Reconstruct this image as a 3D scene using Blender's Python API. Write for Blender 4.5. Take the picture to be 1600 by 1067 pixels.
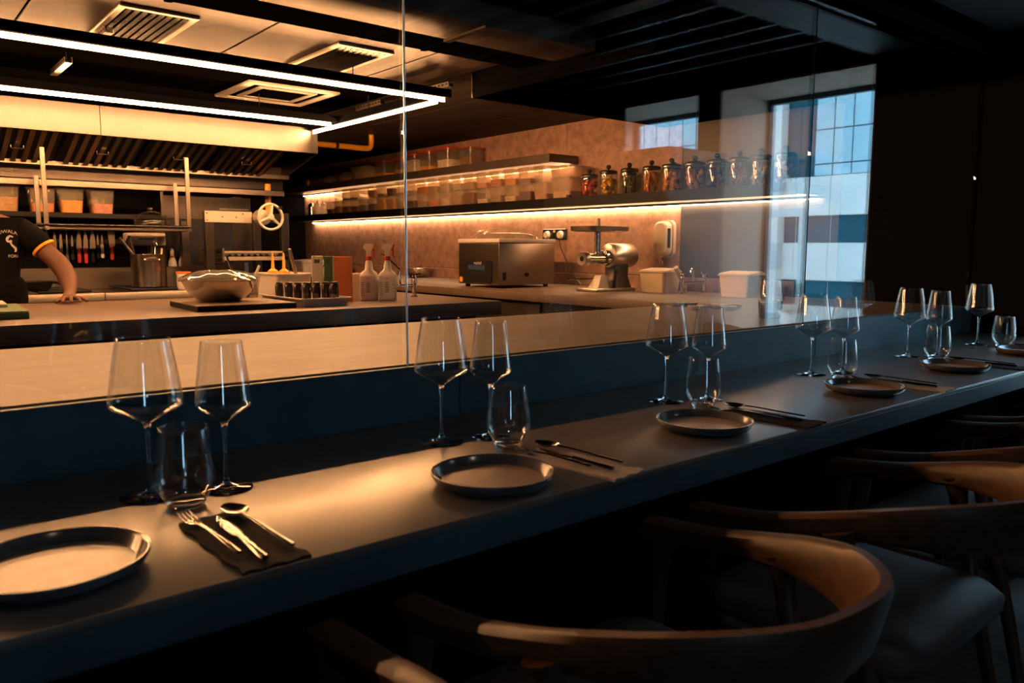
import bpy, bmesh, math, random
from mathutils import Vector, Matrix
from mathutils.bvhtree import BVHTree
R = math.radians
PI = math.pi
random.seed(7)
for o in list(bpy.data.objects):
    bpy.data.objects.remove(o, do_unlink=True)
SC = bpy.context.scene
COL = SC.collection

# ------------------------------------------------------------------ camera
YAW, PITCH, ROLL = R(50.49), R(6.767), R(0.227)
fh = Vector((math.cos(YAW), math.sin(YAW), 0)); rt = Vector((math.sin(YAW), -math.cos(YAW), 0)); uz = Vector((0, 0, 1))
fw = fh * math.cos(PITCH) - uz * math.sin(PITCH); u0 = uz * math.cos(PITCH) + fh * math.sin(PITCH)
rr = rt * math.cos(ROLL) + u0 * math.sin(ROLL); uu = u0 * math.cos(ROLL) - rt * math.sin(ROLL)
cd = bpy.data.cameras.new('camera'); cam = bpy.data.objects.new('camera', cd); COL.objects.link(cam)
cam.matrix_world = Matrix(((rr.x, uu.x, -fw.x, 0), (rr.y, uu.y, -fw.y, 0), (rr.z, uu.z, -fw.z, 1.2), (0, 0, 0, 1)))
cd.sensor_width = 36; cd.sensor_fit = 'HORIZONTAL'; cd.lens = 1230.8 * 36 / 1600
cd.clip_start = 0.02; cd.clip_end = 300
cd.dof.use_dof = True; cd.dof.focus_distance = 3.4; cd.dof.aperture_fstop = 5.6
SC.camera = cam

# ------------------------------------------------------------------ sky and exposure
SKY = 11.5
w = bpy.data.worlds.new('sky'); SC.world = w; w.use_nodes = True
bg = w.node_tree.nodes['Background']; bg.inputs[0].default_value = (0.34, 0.68, 1.0, 1); bg.inputs[1].default_value = SKY
SC.view_settings.view_transform = 'Standard'; SC.view_settings.look = 'None'
SC.view_settings.exposure = 0.0; SC.view_settings.gamma = 1.0; SC.view_settings.use_curve_mapping = False
LED_COL = (1.0, 0.44, 0.165); LED_MAIN = 290.0; LED_SHELF = 65.0
cy = SC.cycles
cy.max_bounces = 10; cy.diffuse_bounces = 4; cy.glossy_bounces = 5; cy.transmission_bounces = 8; cy.transparent_max_bounces = 40
cy.caustics_reflective = False; cy.caustics_refractive = False; cy.sample_clamp_indirect = 10.0; cy.blur_glossy = 0.03
cy.use_denoising = True

# ------------------------------------------------------------------ materials
MATS = {}
def nmat(name):
    m = bpy.data.materials.new(name); m.use_nodes = True
    nt = m.node_tree; nt.nodes.clear()
    out = nt.nodes.new('ShaderNodeOutputMaterial')
    MATS[name] = m
    return m, nt, out
def mat(name, col, rough=0.5, metal=0.0, var=0.12, scale=12.0, bump=0.0, spec=0.5, stretch=None, dark=None, detail=6.0, coat=0.0, sheen=0.0):
    m, nt, out = nmat(name)
    p = nt.nodes.new('ShaderNodeBsdfPrincipled')
    nt.links.new(p.outputs[0], out.inputs[0])
    p.inputs['Roughness'].default_value = rough; p.inputs['Metallic'].default_value = metal
    p.inputs['Specular IOR Level'].default_value = spec
    p.inputs['Coat Weight'].default_value = coat
    p.inputs['Sheen Weight'].default_value = sheen
    tc = nt.nodes.new('ShaderNodeTexCoord'); mp = nt.nodes.new('ShaderNodeMapping')
    nt.links.new(tc.outputs['Object'], mp.inputs[0])
    if stretch: mp.inputs['Scale'].default_value = stretch
    n = nt.nodes.new('ShaderNodeTexNoise'); n.inputs['Scale'].default_value = scale; n.inputs['Detail'].default_value = detail
    n.inputs['Roughness'].default_value = 0.6
    nt.links.new(mp.outputs[0], n.inputs[0])
    cr = nt.nodes.new('ShaderNodeValToRGB')
    lo = dark if dark else tuple(c * (1 - var) for c in col)
    hi = tuple(min(1, c * (1 + var)) for c in col)
    cr.color_ramp.elements[0].position = 0.3; cr.color_ramp.elements[1].position = 0.7
    cr.color_ramp.elements[0].color = (*lo, 1); cr.color_ramp.elements[1].color = (*hi, 1)
    nt.links.new(n.outputs[0], cr.inputs[0]); nt.links.new(cr.outputs[0], p.inputs['Base Color'])
    if bump:
        b = nt.nodes.new('ShaderNodeBump'); b.inputs['Strength'].default_value = bump; b.inputs['Distance'].default_value = 0.004
        nt.links.new(n.outputs[0], b.inputs['Height']); nt.links.new(b.outputs[0], p.inputs['Normal'])
    return m
def emis(name, col, s):
    m, nt, out = nmat(name)
    e = nt.nodes.new('ShaderNodeEmission'); e.inputs[0].default_value = (*col, 1); e.inputs[1].default_value = s
    nt.links.new(e.outputs[0], out.inputs[0]); return m
def thin_glass(name, tint=(1, 1, 1), f0=0.04, rough=0.0, haze=0.0, hazecol=(1, 1, 1), gain=1.0):
    """clear sheet: straight transmission plus a Fresnel reflection, optional milky haze of the plastic"""
    m, nt, out = nmat(name); N = nt.nodes; L = nt.links
    geo = N.new('ShaderNodeNewGeometry')
    dot = N.new('ShaderNodeVectorMath'); dot.operation = 'DOT_PRODUCT'
    L.new(geo.outputs['Normal'], dot.inputs[0]); L.new(geo.outputs['Incoming'], dot.inputs[1])
    ab = N.new('ShaderNodeMath'); ab.operation = 'ABSOLUTE'; L.new(dot.outputs['Value'], ab.inputs[0])
    om = N.new('ShaderNodeMath'); om.operation = 'SUBTRACT'; om.inputs[0].default_value = 1; L.new(ab.outputs[0], om.inputs[1]); om.use_clamp = True
    pw = N.new('ShaderNodeMath'); pw.operation = 'POWER'; pw.inputs[1].default_value = 5; L.new(om.outputs[0], pw.inputs[0])
    ml = N.new('ShaderNodeMath'); ml.operation = 'MULTIPLY_ADD'; ml.inputs[1].default_value = (1 - f0) * gain; ml.inputs[2].default_value = f0 * gain; ml.use_clamp = True
    L.new(pw.outputs[0], ml.inputs[0])
    tr = N.new('ShaderNodeBsdfTransparent'); tr.inputs[0].default_value = (*tint, 1)
    gl = N.new('ShaderNodeBsdfGlossy'); gl.inputs['Roughness'].default_value = rough
    base = tr.outputs[0]
    if haze:
        tl = N.new('ShaderNodeBsdfTranslucent'); tl.inputs[0].default_value = (*hazecol, 1)
        df = N.new('ShaderNodeBsdfDiffuse'); df.inputs[0].default_value = (*hazecol, 1)
        h = N.new('ShaderNodeMixShader'); h.inputs[0].default_value = 0.5; L.new(tl.outputs[0], h.inputs[1]); L.new(df.outputs[0], h.inputs[2])
        x = N.new('ShaderNodeMixShader'); x.inputs[0].default_value = haze; L.new(tr.outputs[0], x.inputs[1]); L.new(h.outputs[0], x.inputs[2]); base = x.outputs[0]
    mx = N.new('ShaderNodeMixShader'); L.new(ml.outputs[0], mx.inputs[0]); L.new(base, mx.inputs[1]); L.new(gl.outputs[0], mx.inputs[2])
    L.new(mx.outputs[0], out.inputs[0]); return m
def solid_glass(name, ior=1.48):
    m, nt, out = nmat(name)
    g = nt.nodes.new('ShaderNodeBsdfGlass'); g.inputs['IOR'].default_value = ior; g.inputs['Roughness'].default_value = 0.0
    nt.links.new(g.outputs[0], out.inputs[0]); return m

mat('bar_stone', (0.115, 0.102, 0.092), 0.31, var=0.22, scale=5, bump=0.02, detail=9, spec=0.85)
mat('stone_blue_shade', (0.030, 0.072, 0.095), 0.5, var=0.25, scale=5, bump=0.04, detail=9, spec=0.3)  # counter stone with shade and blue daylight put into its colour
mat('pass_stone', (0.085, 0.065, 0.05), 0.55, var=0.22, scale=4, bump=0.05, stretch=(1, 4, 4), detail=9)
mat('island_stone', (0.135, 0.090, 0.070), 0.50, var=0.22, scale=4, bump=0.05, detail=9)
mat('slab_wall', (0.33, 0.19, 0.138), 0.60, var=0.38, scale=16, bump=0.15, detail=13)
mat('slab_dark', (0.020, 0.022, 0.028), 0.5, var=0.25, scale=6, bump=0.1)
mat('black_wall', (0.005, 0.005, 0.006), 0.8, spec=0.0)
mat('duct_black', (0.0035, 0.0035, 0.004), 0.9, spec=0.0)
mat('dining_wall', (0.0055, 0.0065, 0.008), 0.85, var=0.2, spec=0.02)
mat('black_matte', (0.006, 0.006, 0.0065), 0.6, spec=0.2)
mat('black_gloss', (0.012, 0.012, 0.014), 0.25)
mat('floor_tile', (0.16, 0.12, 0.095), 0.5, var=0.3, scale=30)
mat('ceiling_dark', (0.004, 0.0036, 0.0035), 0.85, spec=0.0)
mat('ceiling_metal', (0.050, 0.039, 0.032), 0.40, var=0.25, scale=3, stretch=(1, 9, 1), spec=0.04)
mat('ceiling_brown', (0.03, 0.025, 0.022), 0.5, var=0.2, spec=0.04)
mat('duct_metal', (0.10, 0.08, 0.065), 0.45, var=0.45, scale=3, spec=0.01)
mat('slat_grey', (0.10, 0.11, 0.12), 0.5)
mat('cupboard_grey', (0.34, 0.33, 0.31), 0.5, var=0.06)
mat('beam_daylight_tint', (0.045, 0.055, 0.065), 0.55)  # blue of the window light is put into the beam colour
mat('reveal_grey', (0.82, 0.60, 0.46), 0.7, var=0.08)
mat('steel', (0.27, 0.235, 0.20), 0.34, metal=1.0, var=0.08, scale=4, stretch=(1, 1, 40))
mat('steel_hood', (0.105, 0.098, 0.09), 0.42, metal=1.0, var=0.05, scale=3, stretch=(20, 1, 1))
mat('steel_pale', (0.55, 0.49, 0.41), 0.45, metal=0.8, var=0.06)
mat('steel_pot', (0.50, 0.45, 0.39), 0.24, metal=1.0, var=0.05, scale=4, stretch=(1, 1, 30))
mat('tray_metal', (0.55, 0.50, 0.45), 0.5, metal=0.5, var=0.06)
mat('steel_dark', (0.085, 0.072, 0.062), 0.34, metal=1.0, var=0.15, scale=4, stretch=(20, 1, 1))
mat('steel_shiny', (0.62, 0.58, 0.54), 0.14, metal=1.0, var=0.04)
mat('chrome', (0.7, 0.68, 0.66), 0.06, metal=1.0, var=0.02)
mat('cast_metal', (0.50, 0.46, 0.42), 0.32, metal=1.0, var=0.15, scale=20)
mat('white_paint', (0.55, 0.51, 0.46), 0.4, var=0.05)
mat('white_plastic', (0.74, 0.70, 0.64), 0.45, var=0.04)
mat('cream_plastic', (0.62, 0.52, 0.40), 0.45, var=0.05)
mat('yellow_pipe', (0.75, 0.36, 0.015), 0.35, var=0.06)
mat('red_lid', (0.55, 0.07, 0.03), 0.4, var=0.06)
mat('red_handle', (0.50, 0.035, 0.03), 0.4, var=0.06)
mat('green_board', (0.13, 0.22, 0.10), 0.5, var=0.15)
mat('dark_green_board', (0.05, 0.11, 0.05), 0.5, var=0.15)
mat('orange_board', (0.62, 0.17, 0.05), 0.5, var=0.15)
mat('cream_board', (0.62, 0.53, 0.40), 0.5, var=0.1)
mat('dark_board', (0.22, 0.16, 0.11), 0.5, var=0.15)
mat('wood', (0.060, 0.031, 0.016), 0.42, var=0.35, scale=9, stretch=(6, 1, 6), bump=0.05, spec=0.22)
mat('seat_leather', (0.060, 0.052, 0.050), 0.55, spec=0.25, var=0.12, scale=40, bump=0.1)
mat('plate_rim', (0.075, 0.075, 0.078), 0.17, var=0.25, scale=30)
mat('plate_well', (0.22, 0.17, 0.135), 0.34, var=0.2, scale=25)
mat('napkin', (0.022, 0.022, 0.025), 0.85, spec=0.08, var=0.2, scale=90, bump=0.4)
mat('napkin_light', (0.34, 0.29, 0.25), 0.85, spec=0.15, var=0.15, scale=90, bump=0.4)
mat('dark_cutlery', (0.20, 0.19, 0.18), 0.16, metal=1.0, var=0.1)
mat('shirt', (0.004, 0.004, 0.0045), 0.9, var=0.2, scale=60, spec=0.1)
mat('trousers', (0.02, 0.02, 0.022), 0.8)
mat('skin', (0.13, 0.052, 0.026), 0.5, var=0.1, scale=14)
mat('hair', (0.012, 0.010, 0.009), 0.6)
mat('cuff_yellow', (0.80, 0.38, 0.02), 0.6, var=0.05)
mat('print_white', (0.55, 0.50, 0.45), 0.7, var=0.05)
mat('label_paper', (0.66, 0.62, 0.55), 0.6, var=0.04)
mat('print_dark', (0.06, 0.05, 0.045), 0.7, var=0.05)
mat('orange_ring', (0.65, 0.16, 0.03), 0.4)
mat('bottle_dark', (0.020, 0.014, 0.012), 0.12, var=0.1)
mat('spout_yellow', (0.80, 0.40, 0.05), 0.4)
mat('facade_white', (0.88, 0.70, 0.60), 0.6, var=0.05, scale=1)
mat('facade_band', (0.60, 0.52, 0.50), 0.6, var=0.05)
mat('facade_glass', (0.012, 0.085, 0.11), 0.2, var=0.3, scale=0.4, spec=0.15)
mat('facade_glass_sky_tint', (0.45, 0.55, 0.56), 0.15, var=0.15, scale=0.3, spec=0.4)  # pale tone stands for the sky reflected in these panes
mat('facade_mullion', (0.03, 0.06, 0.08), 0.5)
mat('street', (0.25, 0.25, 0.25), 0.9)
mat('leaf', (0.05, 0.12, 0.05), 0.6, var=0.4)
emis('led_main', LED_COL, LED_MAIN); emis('led_shelf', (1.0, 0.54, 0.26), LED_SHELF)
emis('downlight_glow', (1.0, 0.82, 0.66), 110.0)
emis('clock_display', (0.12, 0.085, 0.06), 0.5)
mat('silicone_blue_glint', (0.75, 0.88, 1.0), 0.30, metal=1.0)  # silicone bead, blue of the reflected daylight put into its colour
mat('panel_dark', (0.018, 0.018, 0.020), 0.18)
mat('sticker_orange', (0.75, 0.34, 0.05), 0.5)
thin_glass('pane', tint=(0.985, 0.995, 0.99), f0=0.045)
thin_glass('screen_pane', tint=(0.975, 0.985, 0.98), f0=0.082)
thin_glass('bowl_glass', tint=(0.985, 0.99, 0.985), f0=0.085)
thin_glass('jar_glass', tint=(0.95, 0.95, 0.93), f0=0.045)
thin_glass('clear_plastic', tint=(0.93, 0.91, 0.87), f0=0.045, rough=0.12, haze=0.10, hazecol=(0.92, 0.84, 0.72))
thin_glass('milky_plastic', tint=(0.88, 0.82, 0.75), f0=0.045, rough=0.2, haze=0.26, hazecol=(0.90, 0.80, 0.66))
thin_glass('cling_film', tint=(0.92, 0.90, 0.86), f0=0.09, rough=0.06, haze=0.18, hazecol=(0.8, 0.75, 0.66), gain=1.2)
thin_glass('silicone', tint=(0.7, 0.8, 0.85), f0=0.05, rough=0.25, haze=0.75, hazecol=(0.75, 0.85, 0.92))
solid_glass('stem_glass')
FOODS = {'yellow': (0.72, 0.30, 0.02), 'orange': (0.62, 0.17, 0.015), 'brown': (0.16, 0.06, 0.02), 'tan': (0.42, 0.24, 0.11), 'dark': (0.05, 0.022, 0.014),
         'purple': (0.11, 0.045, 0.05), 'white': (0.62, 0.52, 0.40), 'red': (0.50, 0.05, 0.02), 'pink': (0.55, 0.22, 0.16), 'green': (0.10, 0.11, 0.02),
         'magenta': (0.28, 0.03, 0.10), 'lemon': (0.78, 0.42, 0.02), 'amber': (0.66, 0.26, 0.02), 'mauve': (0.20, 0.10, 0.12), 'ivory': (0.58, 0.42, 0.30)}
for k, c in FOODS.items():
    mat('food_' + k, c, 0.5, var=0.35, scale=60, bump=0.3)

# ------------------------------------------------------------------ mesh helpers
def obj(name, bm, material, parent=None, smooth=True, angle=35):
    me = bpy.data.meshes.new(name)
    bmesh.ops.recalc_face_normals(bm, faces=bm.faces[:])
    bm.to_mesh(me); bm.free()
    if smooth:
        for p in me.polygons: p.use_smooth = True
        me.set_sharp_from_angle(angle=R(angle))
    for mm in (material if isinstance(material, (list, tuple)) else [material]):
        me.materials.append(MATS[mm])
    o = bpy.data.objects.new(name, me); COL.objects.link(o)
    if parent: o.parent = parent
    return o
def tag(o, label, cat, group=None):
    o['label'] = label; o['category'] = cat
    if group: o['group'] = group
    return o
def thing(name, label, cat, loc=(0, 0, 0), rz=0.0, group=None):
    o = bpy.data.objects.new(name, None); COL.objects.link(o); o.empty_display_size = 0.05
    o.location = loc; o.rotation_euler = (0, 0, rz)
    return tag(o, label, cat, group)
def struct(o):
    o['kind'] = 'structure'; return o
def copy_tree(o, loc, rz=None, label=None, parent=None):
    c = o.copy(); COL.objects.link(c); c.parent = parent
    if parent is None:
        c.location = loc
        if rz is not None: c.rotation_euler = (0, 0, rz)
        if label: c['label'] = label
    for ch in list(o.children):
        copy_tree(ch, None, None, None, c)
    return c
def NB(): return bmesh.new()
def box(bm, x0, y0, z0, x1, y1, z1, bev=0.0, seg=1):
    r = bmesh.ops.create_cube(bm, size=1)
    vs = r['verts']
    for v in vs:
        v.co = Vector(((x0 + x1) / 2 + v.co.x * (x1 - x0), (y0 + y1) / 2 + v.co.y * (y1 - y0), (z0 + z1) / 2 + v.co.z * (z1 - z0)))
    if bev > 0:
        es = list({e for v in vs for e in v.link_edges})
        bmesh.ops.bevel(bm, geom=es, offset=bev, segments=seg, affect='EDGES', profile=0.5)
    return bm
def B(x0, y0, z0, x1, y1, z1, bev=0.0, seg=1): return box(NB(), x0, y0, z0, x1, y1, z1, bev, seg)
def rings(bm, rs, close_ring=True, cap0=True, cap1=True, loop=False):
    """skin a list of rings of points"""
    vv = [[bm.verts.new(p) for p in r] for r in rs]
    n = len(rs[0]); m = len(rs)
    for i in range(m if loop else m - 1):
        a = vv[i]; b = vv[(i + 1) % m]
        for j in range(n if close_ring else n - 1):
            k = (j + 1) % n
            try: bm.faces.new((a[j], a[k], b[k], b[j]))
            except ValueError: pass
    if not loop:
        if cap0 and n > 2: bm.faces.new(vv[0])
        if cap1 and n > 2: bm.faces.new(list(reversed(vv[-1])))
    return bm
def lathe(bm, prof, n=24, c=(0, 0, 0), axis='z', cap0=True, cap1=True):
    rs = []
    for r, z in prof:
        ring = []
        for k in range(n):
            a = 2 * PI * k / n; ca, sa = max(r, 1e-5) * math.cos(a), max(r, 1e-5) * math.sin(a)
            if axis == 'z': p = (ca, sa, z)
            elif axis == 'x': p = (z, ca, sa)
            else: p = (ca, z, sa)
            ring.append(Vector(p) + Vector(c))
        rs.append(ring)
    return rings(bm, rs, cap0=cap0, cap1=cap1)
def LT(prof, n=24, c=(0, 0, 0), axis='z', cap0=True, cap1=True): return lathe(NB(), prof, n, c, axis, cap0, cap1)
def RG(prof, n=24, c=(0, 0, 0), axis='z'): return lathe(NB(), list(prof) + [prof[0]], n, c, axis, False, False)
def tube(bm, pts, r, n=8, loop=False):
    pts = [Vector(p) for p in pts]; m = len(pts)
    rad = r if isinstance(r, (list, tuple)) else [r] * m
    rs = []; prev = None
    for i, p in enumerate(pts):
        if loop: t = pts[(i + 1) % m] - pts[i - 1]
        else: t = (pts[min(i + 1, m - 1)] - pts[max(i - 1, 0)])
        t.normalize()
        if prev is None:
            a = Vector((0, 0, 1)) if abs(t.z) < 0.9 else Vector((1, 0, 0))
            u = t.cross(a).normalized()
        else:
            u = (prev - t * prev.dot(t)).normalized()
        prev = u; v = t.cross(u)
        rs.append([p + (u * math.cos(2 * PI * k / n) + v * math.sin(2 * PI * k / n)) * rad[i] for k in range(n)])
    return rings(bm, rs, loop=loop)
def TB(pts, r, n=8, loop=False): return tube(NB(), pts, r, n, loop)
def prism(bm, poly, axis, a, b):
    def P(u, v, t): return {'x': (t, u, v), 'y': (u, t, v), 'z': (u, v, t)}[axis]
    return rings(bm, [[P(u, v, a) for u, v in poly], [P(u, v, b) for u, v in poly]])
def rrect(w, d, r, n=4, z=0.0, c=(0, 0)):
    pts = []
    for cx, cyy, a0 in ((w / 2 - r, d / 2 - r, 0), (-w / 2 + r, d / 2 - r, 90), (-w / 2 + r, -d / 2 + r, 180), (w / 2 - r, -d / 2 + r, 270)):
        for k in range(n + 1):
            a = R(a0 + 90 * k / n); pts.append((c[0] + cx + r * math.cos(a), c[1] + cyy + r * math.sin(a), z))
    return pts
def tub_shell(w0, d0, w1, d1, h, t=0.003, rim=0.006, r=0.012):
    """open tapered tub, base at z=0"""
    rs = [rrect(w0, d0, r), rrect(w1, d1, r, z=h - 0.006), rrect(w1 + 2 * rim, d1 + 2 * rim, r + rim, z=h - 0.006), rrect(w1 + 2 * rim, d1 + 2 * rim, r + rim, z=h),
          rrect(w1 - 2 * t, d1 - 2 * t, r, z=h), rrect(w0 - 2 * t, d0 - 2 * t, r, z=t)]
    return rings(NB(), rs)
def text_mesh(body, size, name, material, parent, M, proj=None, off=0.0015):
    cu = bpy.data.curves.new(name, 'FONT'); cu.body = body; cu.size = size; cu.align_x = 'CENTER'; cu.align_y = 'CENTER'
    t = bpy.data.objects.new(name, cu); COL.objects.link(t)
    dg = bpy.context.evaluated_depsgraph_get(); dg.update()
    me = bpy.data.meshes.new_from_object(t.evaluated_get(dg)); bpy.data.objects.remove(t)
    me.name = name; me.transform(M); me.materials.clear(); me.materials.append(MATS[material])
    o = bpy.data.objects.new(name, me); COL.objects.link(o)
    if parent: o.parent = parent
    return o

# ------------------------------------------------------------------ key dimensions (metres)
WX = 4.60            # right wall
GY = 1.72            # glass plane
ZC, ZL, ZI = 0.76, 0.899, 0.8975
CEIL = 2.23
# ================================================================== SETTING
fl = struct(obj('floor', B(-3.2, -3.8, -0.12, WX, 9.9, 0), 'floor_tile'))
struct(obj('ceiling', B(-3.2, 1.65, CEIL, WX, 9.9, CEIL + 0.25), 'ceiling_dark'))
struct(obj('ceiling', B(-3.2, -3.8, 2.48, WX + 0.6, 1.65, 2.7), 'ceiling_dark'))
struct(obj('wall_left', B(-3.35, -3.8, 0, -3.2, 9.9, 2.6), 'black_wall'))
struct(obj('wall_back', B(-3.35, 9.9, 0, WX + 0.15, 10.05, 2.6), 'black_wall'))
struct(obj('wall_stove', B(-3.2, 6.72, 0, 2.86, 6.85, CEIL), 'black_wall'))
# right wall: kitchen stretch, then the dining stretch with two deep window openings
wr = struct(obj('wall_right', B(WX, GY + 0.005, 0, WX + 0.62, 9.9, 2.6), 'dining_wall'))
for k in range(7):   # large stone slabs on the kitchen stretch, 2 mm joints
    y0 = 2.46 + k * 1.2; y1 = y0 + 1.197
    if y1 > 9.88: y1 = 9.88
    for z0, z1 in ((1.0, CEIL - 0.004),):
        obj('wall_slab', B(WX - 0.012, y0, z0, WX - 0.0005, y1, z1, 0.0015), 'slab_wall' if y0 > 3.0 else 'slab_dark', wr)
obj('upstand_slab', B(WX - 0.02, 2.74, 0.898, WX - 0.0005, 9.88, 0.995, 0.002), 'slab_wall', wr)
ZS, ZH = 0.45, 2.275
dw = struct(obj('wall_dining', B(WX, 1.15, 0, WX + 0.62, GY + 0.005, 2.6), 'dining_wall'))
for y0, y1, z0, z1 in ((-0.10, 0.08, 0, 2.6), (-3.8, -1.20, 0, 2.6), (-1.20, -0.10, 0, ZS), (-1.20, -0.10, ZH, 2.6), (0.08, 1.15, 0, ZS), (0.08, 1.15, ZH, 2.6)):
    obj('wall_segment', B(WX, y0, z0, WX + 0.62, y1, z1), 'dining_wall', dw)
def window(n, y0, y1, mull):
    wn = struct(obj('window_%d' % n, B(WX + 0.57, y0 + 0.03, ZS + 0.03, WX + 0.578, y1 - 0.03, ZH - 0.03), 'pane'))
    t = 0.012
    obj('reveal', B(WX + 0.004, y0, ZS, WX + 0.62, y0 + t, ZH), 'reveal_grey', wn); obj('reveal', B(WX + 0.004, y1 - t, ZS, WX + 0.62, y1, ZH), 'reveal_grey', wn)
    obj('reveal_head', B(WX + 0.004, y0, ZH - t, WX + 0.62, y1, ZH), 'reveal_grey', wn); obj('window_sill', B(WX - 0.01, y0, ZS, WX + 0.62, y1, ZS + t), 'reveal_grey', wn)
    for a, b, c, d in ((y0 + t, y0 + 0.04, ZS + t, ZH - t), (y1 - 0.04, y1 - t, ZS + t, ZH - t), (y0 + t, y1 - t, ZS + t, ZS + 0.05), (y0 + t, y1 - t, ZH - 0.045, ZH - t)):
        obj('window_frame', B(WX + 0.55, a, c, WX + 0.60, b, d), 'facade_mullion', wn)
window(1, 0.08, 1.15, True); window(2, -1.20, -0.10, False)
# front wall behind the diners with one narrow window
wf = struct(obj('wall_front', B(-3.2, -3.95, 0, -1.62, -3.8, 2.6), 'dining_wall'))
for x0, x1, z0, z1 in ((-1.2, WX + 0.62, 0, 2.6), (-1.62, -1.2, 0, 0.5), (-1.62, -1.2, 2.3, 2.6)):
    obj('wall_segment', B(x0, -3.95, z0, x1, -3.8, z1), 'dining_wall', wf)
w3 = struct(obj('window_3', B(-1.61, -3.9, 0.51, -1.21, -3.892, 2.29), 'pane'))
obj('window_frame', B(-1.62, -3.91, 0.5, -1.59, -3.86, 2.3), 'facade_mullion', w3); obj('window_frame', B(-1.23, -3.91, 0.5, -1.2, -3.86, 2.3), 'facade_mullion', w3)
# header above the glass, dining soffit and slats
struct(obj('beam_header', B(-3.2, 1.65, 2.168, WX, 1.79, 2.48), 'black_wall'))
struct(obj('beam_soffit', B(-3.2, 1.13, 2.31, WX, 1.648, 2.48), 'beam_daylight_tint'))
sl = struct(obj('ceiling_slats', B(2.2, -2.2, 2.44, 4.5, -2.15, 2.478), 'slat_grey'))
for k in range(9):
    obj('slat', B(2.35 + k * 0.255, -2.2, 2.40, 2.39 + k * 0.255, 1.11, 2.44, 0.003), 'slat_grey', sl)
for i, (x, y, l) in enumerate(((0.1, 0.30, 'small recessed ceiling downlight over the left seats'), (1.35, 0.30, 'small recessed ceiling downlight over the middle seats'), (2.9, 0.55, 'small recessed ceiling downlight over the right seats near the windows'))):
    t = thing('ceiling_downlight', l, 'light', (x, y, 2.4795), 0, 'recessed downlights')
    obj('trim_ring', RG([(.034, 0), (.050, 0), (.050, -.004), (.034, -.004)], 24), 'black_matte', t)
    obj('lens', LT([(.001, -.0010), (.033, -.0010), (.033, -.0003)], 24), 'downlight_glow', t)
# kitchen ceiling cladding
cm = struct(obj('trim_1', B(-3.15, 3.40, CEIL - 0.012, -3.0, 4.34, CEIL - 0.001), 'ceiling_metal'))
for x0, x1 in ((-3.0, -1.8), (-1.79, -0.59), (-0.58, 0.62), (0.63, 1.55), (1.56, 2.42), (2.43, 2.84)):
    obj('ceiling_panel', B(x0, 3.40, CEIL - 0.012, x1, 4.34, CEIL - 0.001, 0.002), 'ceiling_metal', cm)
cb = struct(obj('trim_2', B(2.86, 3.86, CEIL - 0.010, 3.4, 4.9, CEIL - 0.001), 'ceiling_brown'))
for x0, y0, x1, y1 in ((3.41, 3.86, 4.0, 4.9), (4.01, 3.86, 4.58, 4.9), (2.86, 4.91, 3.4, 6.1), (3.41, 4.91, 4.0, 6.1), (4.01, 4.91, 4.58, 6.1), (2.86, 6.11, 3.7, 7.4), (3.71, 6.11, 4.58, 7.4)):
    obj('ceiling_panel', B(x0, y0, CEIL - 0.010, x1, y1, CEIL - 0.001, 0.002), 'ceiling_brown', cb)

# ================================================================== outside: facade across the street
sg = struct(obj('ground_outside', B(5.4, -60, -8.2, 60, 40, -8), 'street'))
bd = thing('exterior_building', 'pale office building with ribbon windows reflected in the glass screen', 'building', (30, 0, -8))
FX = 0.0
def fpart(n, y0, y1, z0, z1, d, m): return obj(n, B(FX - d, y0, z0 + 8, FX + 0.1, y1, z1 + 8), m, bd, smooth=False)
fpart('wall', -40, 16, -8, 14, -0.05, 'facade_white')
for z0, z1 in ((-8, -4.6), (-2.9, -1.1), (-0.05, 1.45), (2.55, 4.1), (7.35, 9.6)):
    y = -40.0
    while y < 15.9:
        fpart('panel', y, y + 1.48, z0, z1, 0.12, 'facade_white'); y += 1.5
for z0, z1, gm in ((-1.08, -0.07, 'facade_glass'), (1.47, 2.53, 'facade_glass')):
    y = -40.0
    while y < 15.9:
        m = gm if y > -17.6 else 'facade_white'
        if y < -17.6 and int((y + 40) / 1.5) % 3 != 2: m = 'facade_glass'
        fpart('pane', y + 0.02, y + 1.46, z0, z1, 0.0, m); y += 1.5
fpart('mullion_grid', -40, 16, 4.11, 7.34, 0.0, 'facade_mullion')
for z0, z1 in ((4.14, 4.55), (4.60, 5.9), (5.95, 7.31)):
    y = -40.0
    k = 0
    while y < 15.9:
        dk = -15.1 < y < -13.8
        wd = 0.62 if dk else 0.78
        fpart('pane', y + 0.025, y + wd - 0.025, z0, z1, 0.03, 'facade_glass' if dk else 'facade_glass_sky_tint'); y += wd
fpart('pilaster', -17.4, -15.05, -8, 9.6, 0.5, 'facade_white'); fpart('ledge', -17.5, -15.0, 3.6, 4.5, 0.56, 'facade_band'); fpart('ledge', -17.5, -15.0, 0.4, 1.45, 0.56, 'facade_band')
kf = thing('exterior_shelter', 'white framed shelter outside the window, reflected in the glass', 'shelter', (13.5, -5.4, -3))
for y in (-0.9, 0.9): obj('post', B(-0.05, y - 0.05, 0, 0.05, y + 0.05, 4.8), 'white_paint', kf)
obj('top_rail', B(-0.06, -0.96, 4.8, 0.06, 0.96, 4.95), 'white_paint', kf); obj('foot', B(-0.4, -0.96, -5.0, 0.4, 0.96, 0), 'white_paint', kf)

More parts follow.
